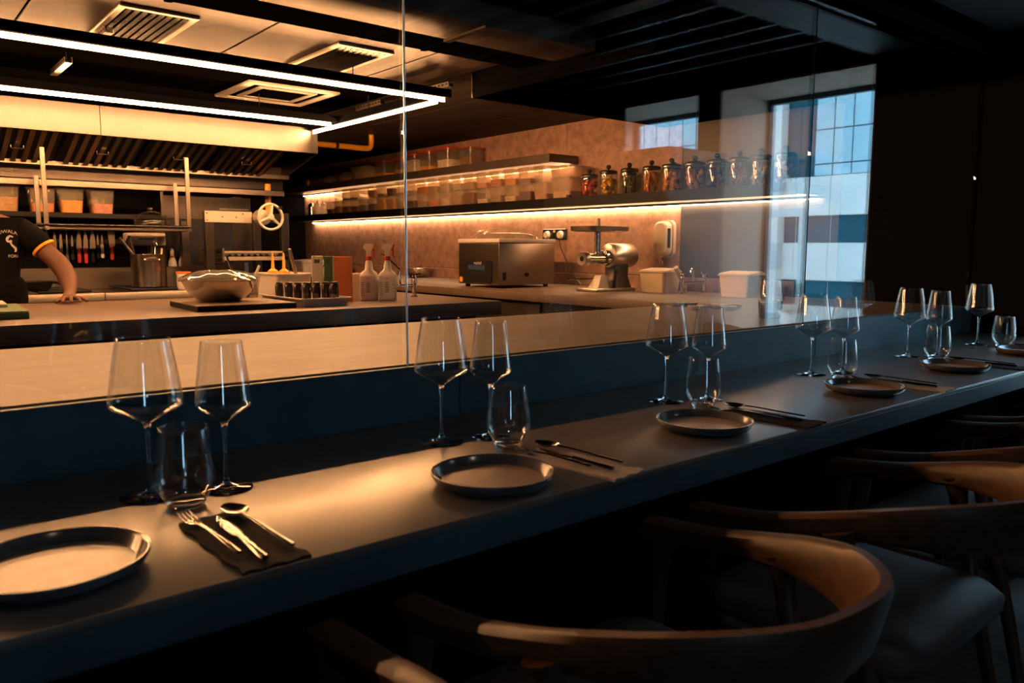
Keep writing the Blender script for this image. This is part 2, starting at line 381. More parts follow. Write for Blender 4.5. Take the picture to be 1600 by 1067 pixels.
# ================================================================== LIGHTS the room has
lf = thing('linear_light_frame', 'warm linear light frame hung below the kitchen ceiling', 'light', (2.75, 3.98, 2.062))
def led(n, x0, y0, x1, y1):
    # a black channel with a square opal diffuser below it
    obj('channel', B(x0 - 0.034, y0 - 0.034, 0.024, x1 + 0.034, y1 + 0.034, 0.07, 0.003), 'black_wall', lf)
    obj('diffuser', B(x0 - 0.004, y0 - 0.004, 0.0, x1 + 0.004, y1 + 0.004, 0.0235, 0.001), 'led_main', lf)
led(1, -5.6, 0.0, 0.0, 0.0); led(2, -5.6, 1.31, -0.08, 1.31); led(3, 0.0, 0.075, 0.0, 1.75)
for x, y in ((-0.6, 0), (-2.4, 0), (-0.6, 1.31), (-2.4, 1.31), (0, 0.9)):
    obj('hanger_wire', TB([(x, y, 0.0705), (x, y, CEIL - 2.063)], 0.0025, 6), 'black_matte', lf)
for i, (x, y0, y1, d) in enumerate(((2.83, 4.02, 4.36, 'beside the light frame corner'), (2.82, 4.81, 5.16, 'inside the light frame near its right end'), (0.95, 4.04, 4.38, 'beside the left ceiling grille'), (0.93, 4.83, 5.24, 'inside the light frame at the left'))):
    t = thing('strut_channel', 'slotted steel strut hung under the ceiling ' + d, 'bracket', (x, y0, 2.165), 0, 'slotted ceiling struts')
    L = y1 - y0
    obj('channel', B(-0.018, 0, 0, 0.018, L, 0.003), 'steel', t); obj('flange', B(-0.018, 0, 0.003, -0.015, L, 0.03), 'steel', t); obj('flange', B(0.015, 0, 0.003, 0.018, L, 0.03), 'steel', t)
    for k in range(int(L / 0.04)):
        obj('slot', B(-0.019, 0.012 + k * 0.04, 0.012, -0.0178, 0.034 + k * 0.04, 0.022), 'black_matte', t)
    obj('wire', TB([(0, L * 0.12, 0.003), (0, L * 0.12, CEIL - 2.166)], 0.002, 5), 'black_matte', t)
for nm, x0, y0, x1, y1, lab in (('ceiling_vent', 0.95, 3.74, 1.22, 4.31, 'black slatted ceiling grille at the upper left'), ('ceiling_vent', 1.95, 3.72, 2.21, 4.30, 'black slatted ceiling grille right of the light strut, above the front light bar')):
    t = thing(nm, lab, 'vent', (x0, y0, CEIL - 0.036 + 0.006)); W = x1 - x0; D = y1 - y0
    for a in ((-0.03, -0.03, W + 0.03, 0), (-0.03, D, W + 0.03, D + 0.03), (-0.03, 0, 0, D), (W, 0, W + 0.03, D)):
        obj('frame', B(a[0], a[1], 0.004, a[2], a[3], 0.0175, 0.003), 'steel_pale', t)
    obj('backing', B(0, 0, 0.0135, W, D, 0.0175), 'black_wall', t)
    for k in range(8):
        bm = B(-0.008, 0, 0.004, 0.008, D, 0.007); bmesh.ops.rotate(bm, verts=bm.verts, cent=(0, 0, 0.006), matrix=Matrix.Rotation(R(35), 3, 'Y'))
        bmesh.ops.translate(bm, verts=bm.verts, vec=(W * (k + 0.5) / 8, 0, 0.0)); obj('slat', bm, 'black_gloss', t)
t = thing('ceiling_cassette', 'square air conditioning cassette with pale border inside the light frame', 'air conditioner', (2.25, 5.23, CEIL - 0.0405))
def sqring(n, a, b, z0, z1, m):
    for q in ((-a, -a, a, -b), (-a, b, a, a), (-a, -b, -b, b), (b, -b, a, b)):
        obj(n, B(q[0], q[1], z0, q[2], q[3], z1, 0.002), m, t)
sqring('border', 0.31, 0.25, 0.025, 0.04, 'white_paint'); sqring('inner_border', 0.20, 0.16, 0.025, 0.04, 'white_paint')
obj('grille', B(-0.16, -0.16, 0.030, 0.16, 0.16, 0.04), 'black_wall', t); sqring('air_slot', 0.25, 0.20, 0.032, 0.04, 'black_wall')
# black ducts
t = thing('black_duct', 'long black ceiling duct running in front of the light frame', 'duct', (0, 3.05, 2.165))
obj('casing', B(-3.19, 0, 0, 2.84, 0.33, CEIL - 2.166), 'duct_black', t)
for k in range(5): obj('seam', B(-2.6 + k * 1.2, -0.004, -0.004, -2.57 + k * 1.2, 0.334, 0.0), 'duct_black', t)
t = thing('black_bulkhead', 'boxy black ceiling bulkhead in front of the shelf wall', 'bulkhead', (2.85, 2.45, 2.075))
obj('casing', B(0, 0, 0, WX - 2.852, 1.38, CEIL - 2.076), 'duct_black', t); obj('edge_trim', B(-0.004, 1.376, 0, 0.0, 1.384, CEIL - 2.076), 'steel_dark', t)
t = thing('steel_duct', 'bare steel air duct above the black ceiling duct', 'duct', (0, 2.74, 2.13))
obj('casing', B(-3.19, 0, 0, 2.77, 0.295, 0.098, 0.01, 2), 'duct_metal', t)
for k in range(6): obj('flange', B(-2.9 + k * 1.0, -0.010, -0.010, -2.87 + k * 1.0, 0.30, 0.0), 'duct_metal', t)

# ================================================================== DINING BAR
t = thing('bar_counter', 'long stone dining bar set with plates and glasses', 'counter', (0, 1.01, 0))
obj('worktop', B(-3.19, 0, 0.746, WX - 0.002, 0.676, ZC, 0.002, 2), 'bar_stone', t)
obj('shaded_slab_front', B(-3.19, 0.0005, 0.695, WX - 0.002, 0.676, 0.7458, 0.001), 'stone_blue_shade', t)  # front of the same slab, split off to carry the shaded colour
obj('base_panel', B(-3.19, 0.46, 0, WX - 0.002, 0.50, 0.6945), 'black_wall', t)
t = thing('pass_counter', 'raised stone pass counter carrying the glass screen', 'counter', (0, 1.688, 0))
for x0, x1 in ((-3.19, -0.60), (-0.597, 1.21), (1.213, 3.008), (3.011, WX - 0.002)):
    obj('front_panel', B(x0, 0, 0.0, x1, 0.017, ZL, 0.0015), 'stone_blue_shade', t)
obj('worktop', B(-3.19, 0.047, ZL - 0.055, WX - 0.022, 1.03, ZL, 0.002), 'pass_stone', t)
obj('glass_channel', B(-3.19, 0.0172, ZL - 0.075, WX - 0.002, 0.0468, ZL - 0.04), 'black_matte', t)
obj('cabinet_body', B(-3.19, 0.09, 0, WX - 0.002, 0.98, ZL - 0.0555), 'black_wall', t)
gsc = thing('glass_screen', 'tall frameless glass screen between dining bar and kitchen', 'glass screen', (0, GY, ZL - 0.0395))
SEAM = (-2.70, -0.82, 1.067, 2.952)
xs = (-3.19,) + SEAM + (WX - 0.004,)
obj('end_glint_cover', B(WX - 0.0068, -0.008, 0.0003, WX - 0.0008, 0.008, 2.166 - ZL + 0.033), 'duct_black', gsc)  # strip added to hide the lamp glint on the pane end
for i in range(5):
    obj('pane', B(xs[i] + 0.003, -0.005, 0.0003, xs[i + 1] - 0.003, 0.005, 2.166 - ZL + 0.033), 'screen_pane', gsc, smooth=False)
for i, x in enumerate(SEAM):
    if i == 2:
        bm = NB(); rs = []
        for k in range(46):
            z = 0.001 + k * (2.15 - ZL + 0.033) / 45; a = 0.0029 + random.uniform(-0.0009, 0.0012)
            rs.append([(x + a * math.cos(q), -0.0045 + 0.0030 * math.sin(q), z) for q in [2 * PI * j / 12 for j in range(12)]])
        obj('silicone_joint', rings(bm, rs), 'silicone_blue_glint', gsc)
    else:
        obj('silicone_joint', B(x - 0.0028, -0.0055, 0.001, x + 0.0028, 0.0055, 2.15 - ZL + 0.033), 'black_wall', gsc)

cu_ = thing('window_curtain', 'dark gathered curtain added to mask the side of the second window', 'curtain', (4.545, -1.35, 0.02))  # added cloth, keeps part of the second window's reflection dark
bm = NB(); rs = []
for k in range(41):
    y = k * 0.0155; x = 0.022 * math.sin(k * 1.25)
    rs.append([(x - .003, y, 0), (x + .003, y, 0), (x + .003, y, 2.36), (x - .003, y, 2.36)])
obj('cloth', rings(bm, rs), 'dining_wall', cu_, angle=60); obj('rail', TB([(0, -.05, 2.37), (0, .66, 2.37)], .010, 8), 'steel_dark', cu_)
# ---- plates
def make_plate():
    p = thing('side_plate', 'x', 'plate', (0, 0, ZC), 0, 'dark rimmed plates on the bar')
    prof = [(0.072, 0.0005), (0.088, 0.001), (0.110, 0.010), (0.117, 0.022), (0.1165, 0.026), (0.113, 0.0265), (0.1095, 0.0235), (0.104, 0.0135), (0.096, 0.0095)]
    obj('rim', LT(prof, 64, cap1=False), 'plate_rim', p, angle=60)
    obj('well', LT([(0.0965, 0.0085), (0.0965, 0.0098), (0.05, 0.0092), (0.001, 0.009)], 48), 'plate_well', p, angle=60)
    return p
PL = [(0.175, 1.175), (0.891, 1.135), (1.574, 1.165), (2.379, 1.165), (3.085, 1.178), (3.80, 1.17)]
plab = ['dark rimmed plate cut off by the left picture edge', 'dark rimmed plate at the second setting, warm light on it', 'dark rimmed plate at the third setting from the left',
        'dark rimmed plate at the fourth setting from the left', 'dark rimmed plate at the fifth setting from the left', 'dark rimmed plate at the far right end of the bar']
p0 = make_plate()
for i, (x, y) in enumerate(PL):
    if i == 0: p0.location = (x, y, ZC); p0['label'] = plab[0]
    else: copy_tree(p0, (x, y, ZC), 0, plab[i])
# ---- glasses
def shell(prof, t):
    """outer profile + inset inner profile, bottom to top and back"""
    inner = []
    for i, (r, z) in enumerate(prof):
        a = prof[max(i - 1, 0)]; b = prof[min(i + 1, len(prof) - 1)]
        dr, dz = b[0] - a[0], b[1] - a[1]; l = math.hypot(dr, dz) or 1
        inner.append((max(r - t * dz / l, 1e-4), z + t * dr / l))
    return prof + [(prof[-1][0] - t / 2, prof[-1][1] + 0.0006)] + list(reversed(inner))
def smoothp(pts, n=5):
    out = []
    for i in range(len(pts) - 1):
        p0 = pts[max(i - 1, 0)]; p1 = pts[i]; p2 = pts[i + 1]; p3 = pts[min(i + 2, len(pts) - 1)]
        for k in range(n):
            s = k / n
            out.append(tuple(0.5 * ((2 * p1[d]) + (-p0[d] + p2[d]) * s + (2 * p0[d] - 5 * p1[d] + 4 * p2[d] - p3[d]) * s * s + (-p0[d] + 3 * p1[d] - 3 * p2[d] + p3[d]) * s ** 3) for d in range(len(p1))))
    out.append(pts[-1]); return out
def make_wine(name, k, hs, rm, rr_, rf):
    g = thing(name, 'x', 'wine glass', (0, 0, ZC), 0, 'wine glasses on the bar')
    # k total height, hs stem top, rm max bowl radius, rr_ rim radius, rf foot radius
    hm = hs + (k - hs) * 0.27
    bowl = [(0.004, hs), (0.008, hs + 0.003), (rm * 0.50, hs + (hm - hs) * 0.42), (rm * 0.93, hm - 0.010), (rm, hm), (rm * 0.975, hm + 0.012), (rm * 0.86, hm + (k - hm) * 0.55), (rr_, k)]
    obj('bowl', LT(shell(smoothp(bowl, 5), 0.0011), 40, cap0=False, cap1=False), 'bowl_glass', g, angle=70)
    obj('stem', LT(smoothp([(0.0085, 0.0105), (0.0048, 0.020), (0.0036, 0.045), (0.0036, hs - 0.03), (0.0048, hs - 0.008), (0.0075, hs + 0.0015)], 4), 16), 'stem_glass', g, angle=70)
    obj('foot', LT([(rf - 0.001, 0.0004), (rf, 0.0016), (rf - 0.001, 0.0028), (rf * 0.5, 0.0052), (0.012, 0.0085), (0.0085, 0.0104), (0.001, 0.0104)], 40), 'stem_glass', g, angle=50)
    return g
def make_tumbler():
    g = thing('water_tumbler', 'x', 'tumbler', (0, 0, ZC), 0, 'stemless tumblers on the bar')
    pr = [(0.029, 0.010), (0.034, 0.013), (0.047, 0.035), (0.0497, 0.055), (0.047, 0.090), (0.0405, 0.138)]
    obj('bowl', LT(shell(smoothp(pr, 5), 0.0013), 40, cap0=False, cap1=False), 'bowl_glass', g, angle=70)
    obj('base', LT([(0.026, 0.0004), (0.030, 0.002), (0.033, 0.0095), (0.030, 0.0118), (0.001, 0.0112)], 40), 'stem_glass', g, angle=50)
    return g
GA = [(0.369, 1.454), (0.997, 1.460), (1.776, 1.452), (2.568, 1.452), (3.322, 1.453), (3.996, 1.435)]
GB = [(0.490, 1.415), (1.115, 1.429), (1.895, 1.394), (2.700, 1.405), (3.425, 1.380)]
GT = [(0.401, 1.360), (1.091, 1.335), (1.799, 1.338), (2.562, 1.335), (3.312, 1.334), (4.030, 1.338)]
ORD = ['first', 'second', 'third', 'fourth', 'fifth', 'sixth']
ga = make_wine('red_wine_glass', 0.283, 0.130, 0.0615, 0.0435, 0.0515); gb = make_wine('white_wine_glass', 0.272, 0.122, 0.0495, 0.0355, 0.0465); gt = make_tumbler()
for i, (x, y) in enumerate(GA):
    l = 'wide wine glass, left of the pair at the %s setting from the left' % ORD[i] if i < 5 else 'wide wine glass standing at the far right end of the bar'
    if i == 0: ga.location = (x, y, ZC); ga['label'] = l
    else: copy_tree(ga, (x, y, ZC), i * 0.7, l)
for i, (x, y) in enumerate(GB):
    l = 'narrower wine glass, right of the pair at the %s setting from the left' % ORD[i]
    if i == 0: gb.location = (x, y, ZC); gb['label'] = l
    else: copy_tree(gb, (x, y, ZC), i * 0.9, l)
for i, (x, y) in enumerate(GT):
    l = 'stemless tumbler at the %s setting from the left' % ORD[i]
    if i == 0: gt.location = (x, y, ZC); gt['label'] = l
    else: copy_tree(gt, (x, y, ZC), i * 0.5, l)
# ---- napkins and cutlery
def make_napkin(nm, m):
    bm = NB(); nx, ny = 8, 12; W, L = 0.100, 0.255
    rs = []
    for j in range(ny + 1):
        row = []
        for i in range(nx + 1):
            x = -W / 2 + W * i / nx; y = -L / 2 + L * j / ny
            row.append((x + 0.003 * math.sin(j * 1.7), y + 0.002 * math.sin(i * 2.1), 0.0052 + 0.0012 * math.sin(i * 1.9 + j * 0.8) + 0.0009 * math.sin(j * 2.3)))
        rs.append(row)
    vv = [[bm.verts.new(p) for p in r] for r in rs]; vb = [[bm.verts.new((p[0], p[1], 0.0006)) for p in r] for r in rs]
    for j in range(ny):
        for i in range(nx):
            bm.faces.new((vv[j][i], vv[j][i + 1], vv[j + 1][i + 1], vv[j + 1][i])); bm.faces.new((vb[j][i], vb[j + 1][i], vb[j + 1][i + 1], vb[j][i + 1]))
    for j in range(ny):
        for a in (0, nx): bm.faces.new((vv[j][a], vv[j + 1][a], vb[j + 1][a], vb[j][a]))
    for i in range(nx):
        for a in (0, ny): bm.faces.new((vv[a][i], vv[a][i + 1], vb[a][i + 1], vb[a][i]))
    return obj(nm, bm, m)
ZN = ZC + 0.0076
def strip(bm, path, th=0.0022):
    """flat bar along y: path of (y, halfwidth, z)"""
    rs = []
    for y, hw, z in path:
        rs.append([(-hw, y, z), (-hw * 0.6, y, z - th * 0.5), (hw * 0.6, y, z - th * 0.5), (hw, y, z), (hw * 0.6, y, z + th * 0.5), (-hw * 0.6, y, z + th * 0.5)])
    return rings(bm, rs)
def make_fork():
    g = thing('table_fork', 'x', 'fork', (0, 0, ZN), 0, 'forks on the bar')
    obj('handle', strip(NB(), [(-0.115, 0.0040, 0.004), (-0.110, 0.0055, 0.004), (-0.06, 0.0042, 0.006), (0.0, 0.0030, 0.008), (0.035, 0.0035, 0.006)], 0.0035), 'dark_cutlery', g, angle=60)
    hd = obj('head', strip(NB(), [(0.034, 0.0038, 0.006), (0.046, 0.010, 0.0035), (0.062, 0.0118, 0.0030)]), 'dark_cutlery', g, angle=60)
    for k in range(4):
        bm = strip(NB(), [(0.060, 0.0016, 0.003), (0.085, 0.0015, 0.0045), (0.103, 0.0008, 0.0075)], 0.0018); bmesh.ops.translate(bm, verts=bm.verts, vec=(-0.0096 + k * 0.0064, 0, 0))
        obj('tine', bm, 'dark_cutlery', hd, angle=60)
    return g
def make_knife():
    g = thing('table_knife', 'x', 'knife', (0, 0, ZN), 0, 'knives on the bar')
    obj('handle', strip(NB(), [(-0.115, 0.0050, 0.0035), (-0.110, 0.0068, 0.0035), (-0.05, 0.0060, 0.004), (-0.008, 0.0048, 0.004)], 0.0068), 'dark_cutlery', g, angle=60)
    obj('blade', strip(NB(), [(-0.010, 0.0045, 0.004), (0.0, 0.0085, 0.0035), (0.06, 0.0090, 0.003), (0.085, 0.0070, 0.003), (0.098, 0.0015, 0.003)], 0.0018), 'dark_cutlery', g, angle=60)
    return g
def make_spoon():
    g = thing('table_spoon', 'x', 'spoon', (0, 0, ZN), 0, 'spoons on the bar')
    obj('handle', strip(NB(), [(-0.115, 0.0042, 0.004), (-0.110, 0.0056, 0.004), (-0.05, 0.0042, 0.006), (0.02, 0.0030, 0.009), (0.052, 0.0036, 0.009)], 0.0035), 'dark_cutlery', g, angle=60)
    bm = NB(); rs = []
    for k in range(9):
        s = k / 8; y = 0.049 + s * 0.062; hw = 0.0208 * math.sin(PI * (0.06 + 0.88 * s)) ** 0.62 + 0.0005
        dz = 0.009 * math.sin(PI * s)
        rs.append([(-hw, y, 0.0095), (-hw * 0.6, y, 0.0095 - dz * 0.75), (0, y, 0.0095 - dz), (hw * 0.6, y, 0.0095 - dz * 0.75), (hw, y, 0.0095), (hw * 0.62, y, 0.0108 - dz * 0.72), (0, y, 0.0110 - dz), (-hw * 0.62, y, 0.0108 - dz * 0.72)])
    obj('bowl', rings(bm, rs), 'dark_cutlery', g, angle=70)
    return g
CX_ = [0.412, 1.108, 1.805, 2.60, 3.30, 3.995]
CYY = [1.170, 1.155, 1.160, 1.160, 1.165, 1.165]
f0, k0, s0 = make_fork(), make_knife(), make_spoon()
n0 = make_napkin('napkin', 'napkin'); n1 = make_napkin('napkin', 'napkin_light')
used = {}
for i in range(6):
    src = n0 if i in (0, 2, 4) else n1
    nd = ('dark folded napkin' if i in (0, 2, 4) else 'pale folded napkin') + ' under the cutlery at the %s setting from the left' % ORD[i]
    if src.name not in used: nn = src; used[src.name] = 1
    else: nn = src.copy(); COL.objects.link(nn)
    nn.location = (CX_[i], CYY[i] - 0.03, ZC); nn.rotation_euler = (0, 0, R([2, 6, 5, 4, 5, 4][i])); tag(nn, nd, 'napkin', 'folded napkins on the bar')
    for src, dx, dy, nm, a in ((f0, -0.033, 0.035, 'fork', 3), (k0, -0.002, -0.005, 'table knife', -2), (s0, 0.036, 0.015, 'spoon', 4)):
        lab = 'dark metal %s on the napkin at the %s setting from the left' % (nm, ORD[i])
        loc = (CX_[i] + dx, CYY[i] + dy - (0.02 if i == 0 else 0), ZN); rz = R(a + [0, 5, 5, 3, 4, 3][i])
        if i == 0: src.location = loc; src.rotation_euler = (0, 0, rz); src['label'] = lab
        else: copy_tree(src, loc, rz, lab)

# ---- chairs
def make_chair():
    c = thing('dining_chair', 'x', 'chair', (0, 0, 0), 0, 'wooden armchairs along the bar')
    # armrest rail: (x, y, z_top, half thickness, height); chair faces +y, origin under the seat centre
    left = [(-0.288, 0.352, 0.640, 0.006, 0.020), (-0.292, 0.346, 0.648, 0.020, 0.034), (-0.294, 0.315, 0.652, 0.027, 0.050), (-0.294, 0.25, 0.658, 0.027, 0.046), (-0.290, 0.15, 0.672, 0.025, 0.042), (-0.280, 0.04, 0.698, 0.022, 0.050), (-0.262, -0.05, 0.722, 0.019, 0.066), (-0.222, -0.145, 0.744, 0.016, 0.088), (-0.150, -0.225, 0.757, 0.014, 0.102), (-0.065, -0.268, 0.762, 0.013, 0.108)]
    path = left + [(-p[0], p[1], p[2], p[3], p[4]) for p in reversed(left)]
    path = smoothp(path, 4)
    rs = []
    for i, (x, y, z, hw, h) in enumerate(path):
        a = Vector(path[max(i - 1, 0)][:2]); b = Vector(path[min(i + 1, len(path) - 1)][:2]); d = (b - a).normalized(); nrm = Vector((-d.y, d.x))
        lean = 0.22 * h if y < 0.05 else 0.0
        def P(u, v):
            q = Vector((x, y)) + nrm * (u * hw + v * lean); return (q.x, q.y, z - v * h)
        rs.append([P(-0.55, 0), P(0.55, 0), P(1, 0.14), P(1, 0.5), P(0.92, 0.86), P(0.45, 1), P(-0.45, 1), P(-0.92, 0.86), P(-1, 0.5), P(-1, 0.14)])
    rail = obj('armrest_rail', rings(NB(), rs), 'wood', c, angle=50)
    for s in (-1, 1):
        obj('leg', TB(smoothp([(s * 0.300, 0.320, 0.0), (s * 0.297, 0.305, 0.30), (s * 0.291, 0.285, 0.55), (s * 0.290, 0.275, 0.612), (s * 0.291, 0.272, 0.632)], 3), [0.011, 0.013, 0.0145, 0.016, 0.017, 0.0185, 0.020, 0.021, 0.022, 0.024, 0.026, 0.028, 0.026][:13], 14), 'wood', c, angle=60)
        obj('leg', TB(smoothp([(s * 0.262, -0.150, 0.0), (s * 0.262, -0.085, 0.30), (s * 0.270, -0.020, 0.56), (s * 0.274, -0.004, 0.640), (s * 0.276, 0.004, 0.672)], 3), [0.011, 0.013, 0.0145, 0.016, 0.017, 0.018, 0.0185, 0.019, 0.020, 0.022, 0.026, 0.032, 0.034][:13], 14), 'wood', c, angle=60)
        obj('side_stretcher', TB([(s * 0.285, 0.29, 0.385), (s * 0.262, -0.055, 0.385)], 0.013, 10), 'wood', c)
    obj('front_stretcher', TB([(-0.29, 0.295, 0.385), (0.29, 0.295, 0.385)], 0.013, 10), 'wood', c); obj('back_stretcher', TB([(-0.262, -0.062, 0.385), (0.262, -0.062, 0.385)], 0.013, 10), 'wood', c)
    rs = [rrect(0.50, 0.44, 0.06, 5, 0.400, (0, 0.10)), rrect(0.53, 0.47, 0.07, 5, 0.412, (0, 0.10)), rrect(0.535, 0.475, 0.07, 5, 0.440, (0, 0.10)), rrect(0.50, 0.44, 0.07, 5, 0.460, (0, 0.10)), rrect(0.34, 0.30, 0.06, 5, 0.468, (0, 0.10))]
    obj('seat', rings(NB(), rs), 'seat_leather', c, angle=70)
    return c
c0 = make_chair()
CH = [(0.195, 0.715), (0.928, 0.715), (1.670, 0.715), (2.380, 0.725), (3.10, 0.735), (3.82, 0.735)]
chl = ['curved wooden armchair cut off by the bottom edge, nearest the viewer', 'curved wooden armchair second from the left, its back sweeping round in front', 'wooden armchair third from the left, pale seat showing under its rail', 'wooden armchair fourth from the left along the bar', 'wooden armchair fifth from the left along the bar', 'wooden armchair at the far right end of the bar']
for i, (x, y) in enumerate(CH):
    if i == 0: c0.location = (x, y, 0); c0['label'] = chl[0]
    else: copy_tree(c0, (x, y, 0), R([0, 0, 1, -1, 1, 0][i]), chl[i])
# dark cupboard at the dining wall, seen mirrored in the glass
t = thing('tall_cupboard', 'tall grey cupboard by the windows, mirrored in the glass screen', 'cupboard', (3.92, -0.95, 0))
obj('carcass', B(0, 0, 0, 0.575, 1.155, 1.80), 'cupboard_grey', t); obj('top', B(-0.01, -0.01, 1.8005, 0.58, 1.165, 1.83), 'cupboard_grey', t)
for k in range(2):
    d = obj('door', B(-0.018, 0.02 + k * 0.565, 0.08, -0.001, 0.57 + k * 0.565, 1.78, 0.003), 'cupboard_grey', t)
    obj('handle', TB([(-0.03, 0.545 + k * 0.05, 0.9), (-0.03, 0.545 + k * 0.05, 1.1)], 0.006), 'steel_dark', d)

# ================================================================== KITCHEN FURNITURE
t = thing('kitchen_island', 'long stone topped kitchen island with dark cabinets below', 'island', (0, 3.54, 0))
obj('worktop', B(-2.6, 0, ZI - 0.078, 2.84, 1.32, ZI, 0.003, 2), 'island_stone', t)
obj('carcass', B(-2.5, 0.09, 0.1, 2.72, 1.24, ZI - 0.0785), 'black_matte', t)
for k in range(8):
    d = obj('door', B(-2.48 + k * 0.645, 0.066, 0.14, -2.48 + k * 0.645 + 0.635, 0.0895, ZI - 0.10, 0.003), 'steel_dark', t)
    obj('handle', TB([(-2.40 + k * 0.645, 0.055, ZI - 0.15), (-1.98 + k * 0.645, 0.055, ZI - 0.15)], 0.006), 'steel_dark', d)
obj('plinth', B(-2.45, 0.14, 0, 2.68, 1.2, 0.0995), 'black_matte', t)
t = thing('wall_counter', 'stone worktop on cabinets along the shelf wall', 'counter', (3.47, 2.73, 0))
L = 9.86 - 2.73
obj('worktop', B(0, 0, ZI - 0.055, WX - 3.49, L, ZI, 0.003, 2), 'island_stone', t)
obj('carcass', B(0.06, 0.0, 0.1, WX - 3.49, L, ZI - 0.0555), 'black_matte', t)
k = 0; y = 0.03
while y < L - 0.5:
    d = obj('door', B(0.035, y, 0.13, 0.0595, y + 0.585, ZI - 0.075 if k != 1 else ZI - 0.24, 0.003), 'steel', t)
    obj('handle', TB([(0.022, y + 0.06, ZI - 0.30), (0.022, y + 0.06, ZI - 0.48)], 0.006), 'steel_dark', d)
    y += 0.6; k += 1
# ---- wall shelves with light strips
def shelf(z0, z1, y0, y1, lab, ledz):
    s = thing('wall_shelf', lab, 'shelf', (WX - 0.013, y0, z0))
    obj('board', B(-0.317, 0, 0, 0, y1 - y0, z1 - z0, 0.002), 'panel_brown', s)
    obj('front_lip', B(-0.322, 0, -0.006, -0.3175, y1 - y0, z1 - z0, 0.001), 'panel_brown' if y0 > 4 else 'black_matte', s)
    obj('light_channel', B(-0.040, 0.02, -0.016, -0.006, y1 - y0 - 0.02, -0.0005), 'black_matte', s)
    obj('light_strip', B(-0.037, 0.025, -0.0205, -0.009, y1 - y0 - 0.025, -0.0165), 'led_shelf', s)
    return s
mat('panel_brown', (0.085, 0.062, 0.050), 0.35, var=0.2, metal=0.2)
ls = shelf(1.525, 1.592, 2.56, 9.60, 'long lower wall shelf holding tubs and pickle jars', 1.5)
us = shelf(1.880, 1.945, 4.72, 9.85, 'shorter upper wall shelf holding red lidded boxes', 1.87)
# ---- tubs on the lower shelf
ZSH = 1.592
def make_tub(nm, w, h, plastic, content, fill, lid, group, label, loc, rz=0.0, cat='container'):
    t = thing(nm, label, cat, loc, rz, group)
    obj('tub', tub_shell(w * 0.82, w * 0.82, w * 0.94, w * 0.94, h - 0.008, 0.0022, 0.004, 0.016), plastic, t)
    if content:
        f0_, f1_ = 0.82, 0.82 + 0.12 * fill
        bm = rings(NB(), [rrect(w * f0_ - 0.007, w * f0_ - 0.007, 0.013, 4, 0.0035), rrect(w * f1_ - 0.007, w * f1_ - 0.007, 0.013, 4, 0.004 + (h - 0.02) * fill)])
        obj('contents', bm, 'food_' + content, t)
    if lid:
        bm = rings(NB(), [rrect(w * 0.97, w * 0.97, 0.018, 4, h - 0.0075), rrect(w, w, 0.02, 4, h - 0.006), rrect(w, w, 0.02, 4, h - 0.001), rrect(w * 0.9, w * 0.9, 0.018, 4, h)])
        obj('lid', bm, lid, t)
    return t
NUM = ['first', 'second', 'third', 'fourth', 'fifth', 'sixth', 'seventh', 'eighth', 'ninth', 'tenth', 'eleventh', 'twelfth', 'thirteenth', 'fourteenth', 'fifteenth', 'sixteenth', 'seventeenth', 'eighteenth', 'nineteenth', 'twentieth', 'twenty-first', 'twenty-second']
low = [('pink', .35), ('purple', .6), ('white', .35), ('mauve', .5), ('white', .3), ('brown', .85), ('tan', .7), ('white', .6), ('pink', .5), ('mauve', .45), ('dark', .6), ('ivory', .6), ('amber', .9), ('lemon', .9), ('brown', .6), ('dark', .55), ('brown', .5), ('brown', .55), ('amber', .6), ('brown', .4)]
upp = [(None, 0), ('purple', .35), ('yellow', .45), ('pink', .5), ('yellow', .35), ('tan', .5), ('white', .5), ('white', .6), ('tan', .45), ('orange', .5), ('ivory', .3), ('white', .2), ('purple', .7), ('brown', .3), ('amber', .7), (None, 0), ('brown', .2), ('dark', .2), (None, 0), (None, 0)]
Y0 = 4.86
for i in range(20):
    y = Y0 + i * 0.196
    c, f = low[i]
    make_tub('storage_tub', 0.175, 0.135, 'clear_plastic' if i % 3 else 'milky_plastic', c, f, 'milky_plastic', 'lidded tubs on the lower shelf',
             'lidded tub on the lower shelf, bottom row, %s from the jars, %s contents' % (NUM[i], c), (WX - 0.23, y, ZSH + 0.0004))
    c, f = upp[i]
    if i < 19:
        make_tub('storage_tub', 0.170, 0.135 if i < 12 else 0.128, 'milky_plastic' if i % 3 else 'clear_plastic', c, f, 'milky_plastic', 'lidded tubs on the lower shelf',
                 'lidded tub stacked in the top row, %s from the jars, %s' % (NUM[i], (c + ' contents') if c else 'empty'), (WX - 0.23, y + 0.004, ZSH + 0.1359))
# odd large tubs beside the jars
def big_tub(label, loc, w, d, h, content=None):
    t = thing('storage_box', label, 'container', loc, 0, 'large open boxes on the lower shelf')
    obj('tub', tub_shell(w * .84, d * .84, w * .93, d * .93, h, 0.003, 0.008, 0.02), 'milky_plastic', t)
    if content: obj('contents', rings(NB(), [rrect(w * .8, d * .8, .02, 4, .004), rrect(w * .84, d * .84, .02, 4, h * .35)]), 'food_' + content, t)
    obj('lid', rings(NB(), [rrect(w * .95, d * .95, .02, 4, h + .0005), rrect(w * .95, d * .95, .02, 4, h + .006)]), 'milky_plastic', t)
big_tub('large translucent box stacked lowest, next to the red pickle jar', (WX - 0.175, 4.635, ZSH + 0.0004), 0.26, 0.24, 0.155, 'white')
big_tub('large translucent box stacked highest, next to the red pickle jar', (WX - 0.175, 4.640, ZSH + 0.1625), 0.27, 0.25, 0.085, None)
t = thing('tape_roll', 'small black tape roll lying beside the red pickle jar', 'tape', (WX - 0.322, 4.50, ZSH + 0.0005)); 
